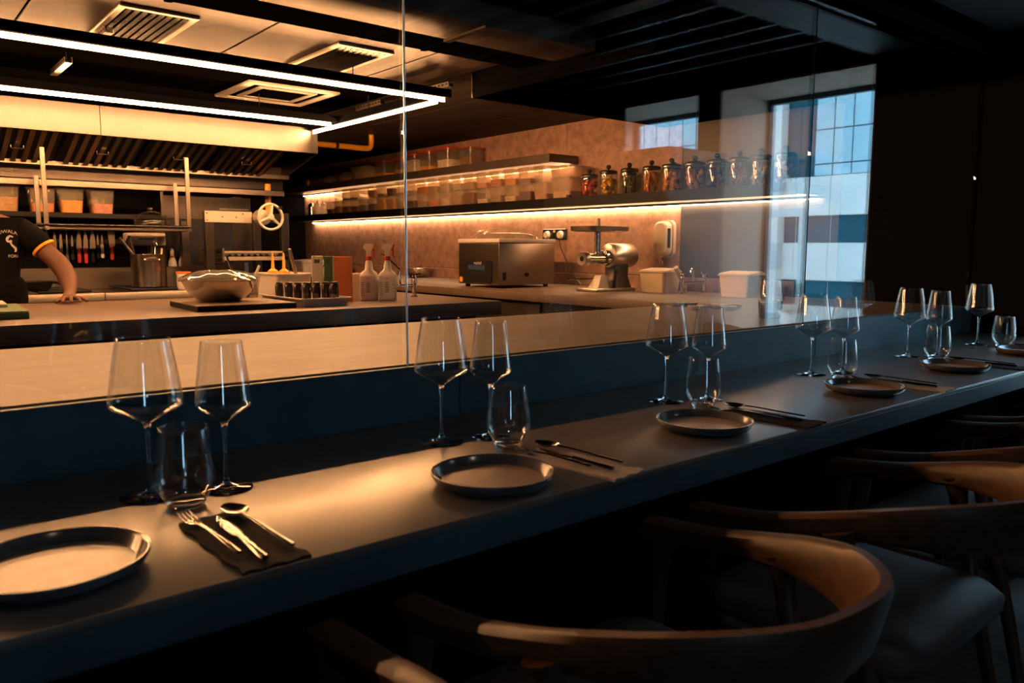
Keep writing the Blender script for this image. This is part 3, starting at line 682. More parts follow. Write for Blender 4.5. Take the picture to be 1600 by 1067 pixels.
obj('roll', RG([(0.012, 0), (0.022, 0), (0.022, 0.018), (0.012, 0.018)], 20, c=(0, 0, 0)), 'black_gloss', t); obj('core', RG([(0.010, 0.0), (0.0118, 0.0), (0.0118, 0.018), (0.010, 0.018)], 20), 'label_paper', t)
for i, (dy, h, c) in enumerate(((8.80, 0.17, 'milky_plastic'), (8.95, 0.20, 'milky_plastic'))):
    t = thing('squeeze_bottle', ['pale squeeze bottle left of the tub rows on the lower shelf', 'taller pale squeeze bottle at the dark end of the lower shelf'][i], 'bottle', (WX - 0.24, dy + 0.06, ZSH), 0, 'squeeze bottles')
    obj('body', LT([(0.030, 0), (0.034, 0.004), (0.034, h * .62), (0.024, h * .72), (0.016, h * .74)], 20), c, t); obj('nozzle', LT([(0.018, h * .74), (0.018, h * .79), (0.006, h * .84), (0.003, h)], 16), 'white_plastic', t)
t = thing('steel_shaker', 'small steel shaker at the dark end of the lower shelf', 'shaker', (WX - 0.25, 9.18, ZSH))
obj('body', LT([(0.035, 0), (0.038, 0.003), (0.036, 0.10)], 20), 'steel_shiny', t); obj('cap', LT([(0.038, 0.10), (0.038, 0.115), (0.022, 0.145), (0.010, 0.15)], 20), 'steel_shiny', t); obj('handle', TB([(-0.036, 0, 0.02), (-0.065, 0, 0.035), (-0.065, 0, 0.075), (-0.036, 0, 0.09)], 0.005), 'steel_shiny', t)
# ---- pickle jars
def lumps(kind, rj, h, seed):
    rnd = random.Random(seed); bm = NB()
    n = {'round': 26, 'long': 22, 'fine': 40, 'half': 24}[kind]
    for k in range(n):
        z = 0.016 + (h - 0.03) * (k + 0.5) / n; a = rnd.uniform(0, 2 * PI); q = rj * (0.62 if k % 3 else 0.25)
        r = bmesh.ops.create_icosphere(bm, subdivisions=1, radius=1.0)
        s = {'round': (0.021, 0.021, 0.019), 'long': (0.011, 0.013, 0.036), 'fine': (0.010, 0.010, 0.010), 'half': (0.022, 0.013, 0.022)}[kind]
        mx = Matrix.Translation((q * math.cos(a), q * math.sin(a), min(max(z, s[2]), h - s[2]))) @ Matrix.Rotation(rnd.uniform(0, 6), 4, 'Z') @ Matrix.Rotation(rnd.uniform(-.35, .35), 4, 'X') @ Matrix.Diagonal((*[v * rnd.uniform(.85, 1.1) for v in s], 1))
        bmesh.ops.transform(bm, matrix=mx, verts=r['verts'])
    return bm
def make_jar(label, loc, kind, food, seed, h=0.165, rj=0.070, rz=0):
    j = thing('pickle_jar', label, 'jar', loc, rz, 'pickle jars on the lower shelf')
    obj('glass_body', LT(shell(smoothp([(rj - .008, 0.0006), (rj, 0.006), (rj, h - .02), (rj - .004, h - .008), (rj - .012, h)], 3), 0.0025), 28, cap1=False), 'jar_glass', j, angle=60)
    o = obj('contents', lumps(kind, rj, h - 0.015, seed), 'food_' + food, j, angle=80); o['kind'] = 'stuff'
    obj('seal_ring', RG([(rj - .010, h + .0008), (rj - .003, h + .0008), (rj - .003, h + .010), (rj - .010, h + .010)], 28), 'steel_dark', j)
    obj('lid', LT([(rj - .004, h + .0102), (rj - .003, h + .016), (rj - .012, h + .024), (0.012, h + .028)], 28), 'black_gloss', j, angle=50)
    obj('knob', LT([(0.006, h + .028), (0.008, h + .033), (0.018, h + .042), (0.020, h + .052), (0.014, h + .063), (0.001, h + .067)], 18), 'black_gloss', j, angle=60)
    obj('swing_clip', TB([(-rj - .001, -0.012, h * .55), (-rj - .004, -0.012, h + .004), (-rj - .004, 0.012, h + .004), (-rj - .001, 0.012, h * .55)], 0.0018, 6), 'chrome', j)
    return j
JY = [4.40, 4.20, 3.99, 3.78, 3.60, 3.40, 3.22, 3.05, 2.89, 2.72]
JC = [('round', 'red', 'red peppers'), ('round', 'lemon', 'yellow peppers'), ('long', 'green', 'green chillies'), ('long', 'amber', 'amber peppers'), ('round', 'yellow', 'yellow limes'), ('half', 'amber', 'orange wedges'), ('half', 'purple', 'purple slices'), ('fine', 'magenta', 'magenta shreds'), ('half', 'ivory', 'pale cloves'), ('round', 'white', 'white onions')]
for i, (y, (k, f, n)) in enumerate(zip(JY, JC)):
    make_jar('knobbed pickle jar of %s, %s of the front row from the tubs' % (n, NUM[i]), (WX - 0.20, y, ZSH + 0.0004), k, f, 20 + i, 0.150 if i == 0 else 0.165)
for i, y in enumerate((4.10, 3.68, 3.50, 3.30)):
    make_jar('dark pickle jar in the rear row against the wall, %s from the tubs' % NUM[i], (WX - 0.078, y, ZSH + 0.0004), 'long', 'dark', 60 + i, 0.155, 0.055)
# ---- boxes with red lids on the upper shelf
ZU = 1.945
def red_box(label, y, w, h, c, f):
    t = thing('food_box', label, 'container', (WX - 0.215, y, ZU + 0.0004), 0, 'red lidded boxes on the upper shelf')
    obj('tub', tub_shell(w * .86, w * .86, w * .95, w * .95, h - .012, .0025, .006, .02), 'clear_plastic', t)
    obj('contents', rings(NB(), [rrect(w * .84, w * .84, .018, 4, .004), rrect(w * (.84 + .08 * f), w * (.84 + .08 * f), .018, 4, .004 + (h - .03) * f)]), 'food_' + c, t)
    obj('lid', rings(NB(), [rrect(w * 1.05, w * 1.05, .026, 4, h - .022), rrect(w * 1.06, w * 1.06, .027, 4, h - .006), rrect(w * 1.0, w * 1.0, .026, 4, h), rrect(w * .88, w * .88, .022, 4, h - .002)]), 'red_lid', t)
for y, w, h, c, f, l in ((7.42, .20, .165, 'yellow', .22, 'leftmost red lidded box, yellow powder inside'), (7.06, .185, .165, 'tan', .30, 'second red lidded box from the left, tan contents'), (6.83, .185, .185, 'white', .75, 'taller third red lidded box, behind the glass joint'), (6.56, .20, .19, 'yellow', .22, 'fourth red lidded box, yellow powder at the bottom'), (6.25, .21, .19, 'white', .45, 'fifth red lidded box, pale contents')):
    red_box(l, y, w, h, c, f)
t = thing('food_box', 'dim rightmost red lidded box on the upper shelf', 'container', (WX - 0.12, 6.03, ZU + 0.0004), 0, 'red lidded boxes on the upper shelf')
obj('tub', tub_shell(.16, .17, .18, .19, .17, .0025, .006, .02), 'clear_plastic', t); obj('lid', rings(NB(), [rrect(.19, .20, .024, 4, .1705), rrect(.19, .20, .024, 4, .18)]), 'red_lid', t); obj('contents', rings(NB(), [rrect(.155, .165, .018, 4, .004), rrect(.165, .175, .018, 4, .09)]), 'food_brown', t)
t = thing('open_tub', 'large milky tub with a bag inside on the upper shelf', 'container', (WX - 0.20, 7.86, ZU + 0.0004))
obj('tub', tub_shell(.22, .28, .26, .33, .13, .003, .008, .03), 'milky_plastic', t)
obj('bag', rings(NB(), [rrect(.20, .26, .05, 4, .004), rrect(.22, .28, .08, 4, .07), rrect(.16, .20, .07, 4, .13), rrect(.06, .08, .03, 4, .155)]), 'food_white', t, angle=70)
for i, (y, s, l) in enumerate(((8.30, 1.0, 'crumpled plastic bag of food beside the milky tub'), (8.75, .8, 'small crumpled bag farther left on the upper shelf'))):
    bm = NB(); bmesh.ops.create_icosphere(bm, subdivisions=3, radius=1)
    for v in bm.verts:
        n = math.sin(v.co.x * 7 + i) * math.cos(v.co.y * 6) * .12 + random.uniform(-.05, .05); v.co *= (1 + n)
        v.co = Vector((v.co.x * .10 * s, v.co.y * .14 * s, max(v.co.z, -.55) * .075 * s + .0415 * s))
    t = thing('food_bag', l, 'bag', (WX - .20, y, ZU), 0, 'bags on the upper shelf'); obj('film', bm, 'milky_plastic', t, angle=20)
    obj('contents', LT([(.03 * s, .004), (.07 * s, .01), (.06 * s, .035 * s), (.01, .045 * s)], 14), 'food_amber', t)
t = thing('yellow_tag', 'bright yellow clip at the far end of the upper shelf', 'clip', (WX - .30, 9.15, ZU)); obj('arm', B(-.012, -.02, 0, .012, .02, .05, .004), 'yellow_pipe', t); obj('jaw', B(-.008, -.03, .0505, .008, .01, .065, .003), 'yellow_pipe', t)
t = thing('paper_scrap', 'small white scrap of paper on the bare part of the upper shelf', 'paper', (WX - .25, 5.32, ZU)); obj('sheet', rings(NB(), [[(-.02, -.09, .001), (.02, -.05, .004), (.02, .09, .001)], [(-.02, -.09, .0025), (.02, -.05, .012), (.02, .09, .0025)]]), 'label_paper', t)

# ---- vacuum machine
v = thing('vacuum_packer', 'steel vacuum packing machine on the counter under the shelves', 'vacuum packer', (3.68, 4.617, ZI))
obj('body', B(0, 0, .022, .56, .513, .338, .006, 2), 'steel', v)
obj('front_plate', B(-.004, .006, .024, -.0003, .507, .334, .001), 'steel', v)
for x, y in ((.05, .05), (.05, .46), (.51, .05), (.51, .46)): obj('foot', LT([(.018, 0), (.020, .004), (.020, .0215)], 14, c=(x, y, 0)), 'black_matte', v)
pnl = obj('control_panel', B(-.010, .08, .040, -.0045, .43, .205, .004), 'panel_dark', v)
obj('display', B(-.0112, .165, .135, -.0101, .375, .172), 'clock_display', pnl)
Mt = Matrix(((0, 0, -1, -.0105), (-1, 0, 0, .255), (0, 1, 0, .188), (0, 0, 0, 1)))
text_mesh('mychef', .034, 'brand_lettering', 'print_white', pnl, Mt)
obj('sticker', LT([(.022, 0), (.022, .0006)], 24, axis='x', c=(-.0060, .475, .055)), 'sticker_orange', v)
obj('lid', B(-.006, -.006, .342, .566, .519, .372, .006, 2), 'white_paint', v)
for k, dx in enumerate((-.03, .045)):
    obj('lid_arch', TB(smoothp([(.10 + dx + .0, .46, .372), (.16 + dx, .40, .435), (.26 + dx, .27, .462), (.36 + dx, .13, .435), (.42 + dx, .06, .372)], 5), .010, 8), 'clear_plastic', v)
obj('dome', rings(NB(), [rrect(.40, .38, .06, 4, .3724, (.28, .256)), rrect(.38, .36, .06, 4, .395, (.28, .256)), rrect(.28, .26, .05, 4, .415, (.28, .256)), rrect(.1, .1, .04, 4, .422, (.28, .256))]), 'cling_film', v, angle=60)
obj('side_socket', B(.035, -.004, .06, .065, -.0003, .12), 'black_matte', v); obj('side_knob', LT([(.014, -.014), (.016, -.0003)], 16, axis='y', c=(.27, 0, .10)), 'black_matte', v)
# ---- outlet with two plugs
o_ = thing('wall_socket', 'black double wall socket with two white plugs', 'socket', (WX - .0125, 4.84, 1.272))
obj('plate', B(-.018, 0, 0, 0, .29, .09, .004), 'black_gloss', o_)
for k in (0.06, 0.225): obj('plug', rings(NB(), [[(-.0185, k + .032 * math.cos(a), .04 + .034 * math.sin(a)) for a in [2 * PI * i / 16 for i in range(16)]], [(-.045, k + .026 * math.cos(a), .04 + .028 * math.sin(a)) for a in [2 * PI * i / 16 for i in range(16)]]]), 'white_plastic', o_)
obj('switch', B(-.0215, .13, .06, -.0185, .155, .08), 'white_plastic', o_)
obj('cable', TB(smoothp([(-.04, .06, .01), (-.05, .02, -.08), (-.03, -.06, -.22), (-.02, -.12, -.30), (-.03, -.20, -.368)], 5), .004, 6), 'black_gloss', o_)
# ---- meat grinder
g = thing('meat_grinder', 'steel meat grinder with tray and feed tube on the counter', 'meat grinder', (4.06, 3.95, ZI))
obj('base_plate', B(-.13, -.10, 0, .28, .10, .022, .008, 2), 'cast_metal', g)
obj('stand', rings(NB(), [rrect(.20, .16, .03, 4, .0225, (.17, 0)), rrect(.15, .12, .03, 4, .10, (.18, 0)), rrect(.16, .13, .04, 4, .19, (.18, 0))]), 'steel_dark', g, angle=50)
obj('motor', LT([(.05, .075), (.082, .085), (.088, .10), (.088, .30), (.080, .325), (.05, .335)], 32, axis='x', c=(0, 0, .25)), 'cast_metal', g)
obj('neck_ring', LT([(.040, .03), (.058, .035), (.058, .072), (.048, .0745)], 28, axis='x', c=(0, 0, .235)), 'chrome', g)
obj('head', LT([(.030, -.13), (.036, -.125), (.034, -.02), (.040, .0295)], 28, axis='x', c=(0, 0, .23)), 'steel_shiny', g)
obj('mouth_ring', LT([(.020, -.175), (.046, -.178), (.050, -.170), (.048, -.1305), (.030, -.1302)], 28, axis='x', c=(0, 0, .23)), 'cast_metal', g)
obj('mincing_plate', LT([(.001, -.1785), (.018, -.1785), (.019, -.1755)], 20, axis='x', c=(0, 0, .23)), 'black_matte', g)
obj('feed_tube', LT([(.026, .262), (.024, .28), (.024, .418)], 20, c=(-.02, 0, 0)), 'steel_shiny', g)
obj('feed_tray', rings(NB(), [rrect(.34, .20, .05, 5, .4185, (0, 0)), rrect(.40, .25, .06, 5, .425, (0, 0)), rrect(.405, .255, .06, 5, .455, (0, 0)), rrect(.39, .24, .06, 5, .455, (0, 0)), rrect(.36, .21, .05, 5, .432, (0, 0))]), 'steel', g, angle=50)
obj('pusher', LT([(.016, .433), (.018, .44), (.018, .505), (.014, .512)], 18, c=(-.02, 0, 0)), 'cream_plastic', g)
obj('guard', rings(NB(), [[(-.06, -.05, .0225), (.05, -.05, .0225), (.05, .05, .0225), (-.06, .05, .0225)], [(-.01, -.03, .11), (.05, -.03, .11), (.05, .03, .11), (-.01, .03, .11)]]), 'cast_metal', g)
obj('clamp_screw', TB([(-.20, .12, .085), (-.02, .04, .085)], .006, 8), 'chrome', g)
# ---- soap dispenser
s = thing('soap_dispenser', 'rounded cream soap dispenser fixed to the wall', 'dispenser', (WX - .0125, 3.77, 1.145))
obj('back_plate', rings(NB(), [[(0, *p[:2]) for p in rrect(.15, .27, .05, 5, 0, (0, .125))], [(-.03, *p[:2]) for p in rrect(.15, .27, .05, 5, 0, (0, .125))]]), 'cream_plastic', s, angle=50)
obj('cover', rings(NB(), [[(-.0305, *p[:2]) for p in rrect(.125, .245, .05, 5, 0, (0, .128))], [(-.085, *p[:2]) for p in rrect(.125, .245, .05, 5, 0, (0, .126))], [(-.105, *p[:2]) for p in rrect(.09, .21, .04, 5, 0, (0, .126))]]), 'cream_plastic', s, angle=60)
obj('spout', TB(smoothp([(-.05, 0, -.01), (-.055, 0, -.035), (-.045, 0, -.06)], 3), [.012, .011, .010, .009, .009, .008, .007], 10), 'chrome', s)
obj('window_strip', B(-.082, -.0655, .06, -.05, -.063, .20), 'black_gloss', s)
# ---- tubs on the wall counter
def bin_tub(label, loc, w, d, h, m, rz=0, lid=False):
    t = thing('plastic_bin', label, 'bin', loc, rz)
    obj('tub', tub_shell(w * .85, d * .85, w * .95, d * .95, h, .004, .010, .02), m, t)
    if lid: obj('lid', rings(NB(), [rrect(w, d, .03, 4, h + .0005), rrect(w * .98, d * .98, .03, 4, h + .008), rrect(w * .3, d * .92, .03, 4, h + .022, (w * .2, 0))]), m, t)
    else: obj('liner', rings(NB(), [rrect(w * .83, d * .83, .02, 4, .0045), rrect(w * .90, d * .90, .02, 4, h * .6)]), 'food_white', t)
    return t
bin_tub('cream lidded bin beside the meat grinder', (4.33, 3.62, ZI), .20, .24, .145, 'cream_plastic', 0, True)
bin_tub('pale bin at the right end of the wall counter, half lost in reflection', (4.33, 2.95, ZI), .20, .24, .14, 'cream_plastic', 0, True)
bin_tub('white lidded bin at the far end behind the cutting boards', (3.74, 8.02, ZI), .28, .34, .15, 'white_plastic', 0, True)
t = thing('steel_bowl', 'wide steel bowl on the wall counter behind the tap', 'bowl', (4.40, 6.85, ZI))
obj('basin', LT(shell(smoothp([(.05, .0006), (.09, .006), (.125, .045), (.135, .09)], 4), .002), 32), 'steel_shiny', t, angle=60); obj('rim', RG([(.1345, .0905), (.142, .0905), (.142, .094), (.1345, .094)], 32), 'steel_shiny', t)
t = thing('saucepan', 'small dark saucepan behind the spray bottles', 'pan', (3.83, 7.30, ZI))
obj('pot', LT(shell(smoothp([(.06, .0006), (.085, .004), (.09, .09)], 4), .002), 28), 'steel_dark', t, angle=60); obj('handle', TB([(-.088, .0, .085), (-.30, .05, .125)], [.007, .010], 8), 'steel_shiny', t)
# kitchen sink tap on the wall counter
t = thing('mixer_tap', 'chrome bridge mixer tap at the right end of the wall counter', 'tap', (4.37, 3.36, ZI))
for x in (-.12, .12):
    obj('pillar', LT([(.020, 0), (.020, .006), (.011, .010), (.011, .10)], 16, c=(x, 0, 0)), 'chrome', t); h = obj('cross_handle', LT([(.010, .1005), (.018, .11), (.016, .13), (.006, .135)], 14, c=(x, 0, 0)), 'chrome', t)
    obj('lever', TB([(x - .035, 0, .138), (x + .035, 0, .138)], .004, 8), 'chrome', h)
obj('bridge', TB([(-.12, 0, .075), (.12, 0, .075)], .010, 12), 'chrome', t)
obj('spout', TB(smoothp([(0, 0, .075), (-.02, -.01, .15), (-.06, -.03, .17), (-.09, -.05, .14)], 4), .008, 10), 'chrome', t)
t = thing('brush', 'thick pale brush handle leaning on the mixer tap', 'brush', (4.36, 3.44, ZI)); obj('handle', TB([(.03, .02, .06), (-.06, .02, .175)], [.014, .018], 12), 'cream_plastic', t); obj('bristles', LT([(.022, 0), (.024, .005), (.018, .06)], 14, c=(.035, .02, 0)), 'food_tan', t)

# ================================================================== THINGS ON THE ISLAND
bo = thing('chopping_board', 'dark bordered chopping board lying under the mixing bowl', 'board', (1.44, 3.97, ZI), R(-2))
obj('slab', B(-.24, -.24, .0005, .24, .24, .026, .002), 'black_matte', bo); obj('face', B(-.238, -.238, .0262, .238, .238, .0285), 'dark_board', bo)
b = thing('mixing_bowl', 'big steel mixing bowl covered with cling film', 'bowl', (1.405, 4.045, ZI + .0287))
obj('basin', LT(shell(smoothp([(.075, .0008), (.10, .004), (.15, .045), (.183, .108)], 5), .0016), 48), 'steel_shiny', b, angle=60)
obj('rim', RG([(.182, .1085), (.192, .1085), (.193, .112), (.182, .1125)], 48), 'steel_shiny', b)
bm = NB(); rs = []
for k, (r, z) in enumerate([(.194, .102), (.1945, .1135), (.180, .122), (.15, .137), (.10, .150), (.05, .155), (.002, .156)]):
    rs.append([(r * math.cos(a), r * math.sin(a), z + .0035 * math.sin(a * 9 + k) * (1 if 0 < k < 6 else 0)) for a in [2 * PI * i / 48 for i in range(48)]])
obj('cling_film', rings(bm, rs, cap0=False), 'cling_film', b, angle=30)
t = thing('utensil_tub', 'clear tub of blue and white utensils right of the mixing bowl', 'container', (1.66, 4.36, ZI))
obj('tub', tub_shell(.10, .10, .135, .135, .155, .003, .008, .02), 'clear_plastic', t)
for n_, p0_, p1_, r_, m_ in (('spatula_handle', (-.02, 0, .02), (-.08, .06, .25), .007, 'steel_shiny'), ('whisk_handle', (.01, 0, .02), (.012, .01, .215), .010, 'blue'), ('ladle_handle', (.0, .01, .02), (.075, -.02, .20), .008, 'white_plastic')):
    if m_ == 'blue' and 'blue_plastic' not in MATS: mat('blue_plastic', (.04, .07, .20), .4)
    obj(n_, TB([p0_, p1_], r_, 8), 'blue_plastic' if m_ == 'blue' else m_, t)
obj('cloth', LT([(.02, .05), (.045, .06), (.042, .10), (.01, .12)], 12), 'blue_plastic', t)
tr = thing('bottle_tray', 'shallow steel tray of dark bottles on the island', 'tray', (1.835, 3.98, ZI), R(0))
obj('pan', tub_shell(.25, .50, .275, .53, .045, .002, .010, .02), 'tray_metal', tr)
bl = [(1.775, 4.17), (1.80, 4.10), (1.82, 4.03), (1.845, 3.97), (1.87, 3.91), (1.905, 3.87), (1.925, 3.81)]
for i, (x, y) in enumerate(bl):
    q = thing('sauce_bottle', 'dark glass bottle in the tray, %s from the left' % NUM[i], 'bottle', (x, y, ZI + .003), 0, 'dark bottles in the tray')
    hb = .105 + .002 * i
    obj('body', LT([(.020, .0005), (.023, .003), (.023, hb * .86), (.018, hb * .92)], 18), 'bottle_dark', q, angle=50); obj('cap', LT([(.019, hb * .9205), (.019, hb), (.016, hb + .003)], 18), 'steel_dark', q)
t = thing('squeeze_tub', 'white rectangular tub holding yellow tipped squeeze bottles', 'container', (1.95, 4.52, ZI))
obj('tub', tub_shell(.20, .30, .22, .33, .15, .003, .010, .02), 'white_plastic', t)
for i, (x, y) in enumerate(((1.90, 4.55), (1.93, 4.46))):
    q = thing('sauce_squeezer', 'yellow topped squeeze bottle, %s in the white tub' % ('left' if i == 0 else 'right'), 'bottle', (x, y, ZI + .004), 0, 'yellow squeeze bottles')
    obj('body', LT([(.026, 0), (.028, .004), (.028, .125), (.022, .135)], 16), 'white_plastic', q); obj('cap', LT([(.029, .1355), (.029, .158), (.012, .17), (.009, .18), (.005, .26), (.003, .265)], 16), 'spout_yellow', q)
for i, (x, y, h, m_, l) in enumerate(((2.0, 4.44, .29, 'steel', 'flat steel spatula standing in the white tub'), (2.01, 4.57, .215, 'steel_dark', 'dark handled scraper standing in the white tub'))):
    q = thing('spatula', l, 'spatula', (x, y, ZI + .004)); obj('blade', B(-.018, -.003, 0, .018, .003, .12, .001), 'steel', q)
    bm = B(-.011, -.004, .1205, .011, .004, h, .003); 
    for vv in bm.verts: vv.co.x -= (vv.co.z - .12) * .25
    obj('handle', bm, m_, q)
# upright colour coded boards
for i, (x, m_, l, w_) in enumerate(((1.985, 'cream_board', 'cream cutting board standing upright, leftmost of three', .016), (2.010, 'dark_green_board', 'green cutting board standing upright between cream and orange ones', .018), (2.052, 'orange_board', 'orange cutting board standing upright, nearest the spray bottles', .05))):
    q = thing('cutting_board', l, 'board', (x, [3.99, 3.97, 3.93][i], ZI), R([-34, -34, -39.5][i]), 'upright cutting boards')
    q.location.y += .10
    if i == 0: obj('slab', B(-.05, 0, 0, .012, .014, .255, .003), m_, q); obj('grip_hole', B(-.035, -.0008, .215, -.004, -.0002, .235), 'print_dark', q)
    elif i == 1: obj('slab', B(-.012, -.012, 0, .035, .004, .253, .003), m_, q); obj('grip_hole', B(-.004, -.0128, .215, .022, -.0122, .235), 'print_dark', q)
    else: obj('slab', B(-.012, -.01, 0, .085, .010, .252, .003), m_, q); obj('edge', B(-.018, -.011, 0, -.0125, .011, .254, .001), 'cream_board', q)
bin_tub('cream square tub between the boards and the spray bottles', (2.225, 4.20, ZI), .13, .13, .15, 'cream_plastic')
def spray(label, loc, rz):
    q = thing('spray_bottle', label, 'spray bottle', loc, rz, 'white spray bottles with red triggers')
    rs = [rrect(.095, .060, .018, 4, .0005), rrect(.100, .064, .02, 4, .004), rrect(.100, .064, .02, 4, .145), rrect(.085, .056, .022, 4, .160), rrect(.048, .044, .02, 4, .175), rrect(.040, .038, .018, 4, .215), rrect(.028, .028, .013, 4, .228)]
    obj('body', rings(NB(), rs), 'white_plastic', q, angle=60)
    lb = obj('label', B(-.044, -.0335, .02, .044, -.0325, .14), 'label_paper', q)
    for k in range(6): obj('print_line', B(-.012 if k < 5 else -.008, -.0341, .048 + k * .011, .012 if k < 5 else .008, -.0336, .052 + k * .011), 'print_dark', lb)
    for k in range(7): obj('print_line', B(-.041, -.0341, .03 + k * .012, -.022, -.0336, .0325 + k * .012), 'print_dark', lb)
    for k in range(5): obj('scale_mark', B(.032, -.0341, .03 + k * .02, .042, -.0336, .0325 + k * .02), 'print_dark', lb)
    obj('emblem', B(-.005, -.0341, .122, .005, -.0336, .132, 0), 'sticker_orange', lb)
    obj('collar', LT([(.017, .2285), (.018, .231), (.018, .252), (.015, .254)], 18), 'red_lid', q)
    obj('trigger_head', rings(NB(), [[(-.012, -.011, .2545), (.014, -.011, .2545), (.014, .011, .2545), (-.012, .011, .2545)], [(-.014, -.012, .285), (.016, -.012, .285), (.016, .012, .285), (-.014, .012, .285)], [(-.030, -.012, .300), (.030, -.012, .305), (.030, .012, .305), (-.030, .012, .300)], [(-.020, -.010, .325), (.026, -.010, .322), (.026, .010, .322), (-.020, .010, .325)]]), 'cream_plastic', q)
    obj('trigger', TB(smoothp([(.020, 0, .300), (.034, 0, .285), (.030, 0, .262), (.038, 0, .248)], 3), .0065, 8), 'red_lid', q); obj('nozzle', B(.0305, -.009, .302, .042, .009, .322, .003), 'red_lid', q)
    return q
sp = spray('white spray bottle with red trigger, left of the pair', (2.255, 4.03, ZI), R(-39.5)); copy_tree(sp, (2.338, 3.963, ZI), R(-39.5), 'white spray bottle with red trigger, right of the pair')
t = thing('sink_tap', 'dark chrome tap with long lever at the island sink', 'tap', (2.63, 4.14, ZI))
obj('pillar', LT([(.024, 0), (.024, .005), (.014, .010), (.014, .075)], 16), 'chrome', t); hh = obj('valve', LT([(.016, .0755), (.018, .10), (.012, .128), (.004, .133)], 14), 'chrome', t); obj('cross_handle', TB([(-.012, 0, .13), (.04, -.01, .142)], .005, 8), 'chrome', hh)
obj('bridge', TB([(-.013, 0, .070), (-.165, .0, .070)], .010, 12), 'chrome', t); obj('riser', LT([(.010, .07), (.012, .09), (.010, .14), (.008, .16)], 12, c=(-.105, 0, 0)), 'chrome', t)
obj('lever', TB(smoothp([(-.105, 0, .158), (-.11, 0, .175), (-.16, .02, .225), (-.21, .03, .262)], 4), .0075, 8), 'steel_shiny', t)
gb_ = thing('green_chopping_board', 'green chopping board at the left end of the island', 'board', (.24, 4.16, ZI), R(-3)); obj('slab', B(-.34, -.32, .0005, .31, .22, .030, .003), 'dark_green_board', gb_); obj('face', B(-.338, -.318, .0302, .308, .218, .033), 'green_board', gb_)
wb_ = thing('white_chopping_board', 'white chopping board lying on the green one', 'board', (.16, 4.28, ZI + .0333), R(-3)); obj('slab', B(-.30, -.16, .0003, .34, .10, .016, .003), 'cream_board', wb_); obj('groove', B(-.28, -.14, .0161, .32, -.136, .0166), 'dark_board', wb_)
# small dishes and covered pot on the pass counter
for i, (x, y) in enumerate(((3.30, 2.64), (3.36, 2.60), (3.40, 2.50), (3.36, 2.42), (3.44, 2.38), (3.30, 2.32), (3.20, 2.44))):
    q = thing('small_dish', 'small pale dish on the pass counter, %s counting from the left' % NUM[i], 'dish', (x, y, ZL), 0, 'small dishes on the pass counter')
    obj('dish', LT([(.022, .0004), (.026, .002), (.040, .016), (.042, .020), (.040, .0205), (.024, .006), (.001, .005)], 24), 'white_paint', q, angle=50)
    obj('foot_ring', RG([(.018, .0001), (.021, .0001), (.021, .0004)], 20), 'white_paint', q)
q = thing('covered_pot', 'dark pot under a clear glass cover on the pass counter', 'pot', (3.05, 1.93, ZL))
obj('pot', LT([(.040, .0005), (.046, .004), (.052, .070), (.050, .075), (.046, .072)], 28), 'black_gloss', q, angle=50); obj('glass_cover', LT(shell(smoothp([(.054, .076), (.056, .09), (.048, .14), (.042, .168)], 4), .0015), 28, cap0=False, cap1=False), 'bowl_glass', q, angle=60)
bm = B(-.012, -.0495, .020, -.006, -.0485, .034); obj('emblem', bm, 'print_white', q); obj('emblem', B(.002, -.0495, .020, .008, -.0485, .034), 'print_white', q); obj('emblem', LT([(.001, -.0505), (.007, -.0505), (.007, -.0495)], 14, axis='y', c=(0, 0, .048)), 'print_white', q)

# ================================================================== STOVE LINE
h = thing('extractor_hood', 'wide brushed steel extractor hood with baffle filters', 'hood', (0, 5.775, 1.92)); HX0, HX1 = -3.1, 2.805
xs_ = (-3.1, -1.35, 0.62 - .0, 1.20, 2.10, HX1)
for i, (a, b2) in enumerate(((-3.1, -1.4), (-1.398, -.1), (-.098, 1.275), (1.277, HX1))): obj('fascia', B(a, 0, 0, b2, .012, .19, .002), 'steel_hood', h)
obj('top', B(HX0, .0125, .178, HX1, .94, .19), 'steel_dark', h)
obj('back_panel', B(HX0, .68, -.245, HX1, .70, .1775), 'steel_dark', h)
obj('side_panel', prism(NB(), [(.0125, 0), (.0125, .177), (.94, .177), (.94, -.245), (.705, -.245), (.69, -.16)], 'x', HX1 - .012, HX1), 'steel_hood', h, smooth=False)
obj('grease_channel', B(HX0, .52, -.165, HX1 - .013, .679, -.150), 'steel_hood', h); obj('channel_lip', B(HX0, .515, -.165, HX1 - .013, .5195, -.135), 'steel', h)
ang = math.atan2(-.150, .50)
fx = -2.9; fi = 0
base_b = None
while fx < HX1 - .5:
    wF = .47
    f = obj('filter', prism(NB(), [(.02, .012), (.515, -.138), (.515, -.130), (.02, .020)], 'x', fx, fx + wF), 'black_matte', h, smooth=False)
    for k in range(7):
        x = fx + .035 + k * .0625
        bm = prism(NB(), [(.03, .003), (.03, .013), (.50, -.139), (.50, -.155)], 'x', x, x + .030)
        obj('baffle', bm, 'steel', f)
    obj('filter_handle', TB([(fx + .2, .25, -.075), (fx + .2, .25, -.095), (fx + .27, .25, -.095), (fx + .27, .25, -.075)], .004, 6), 'steel', f)
    fx += .50
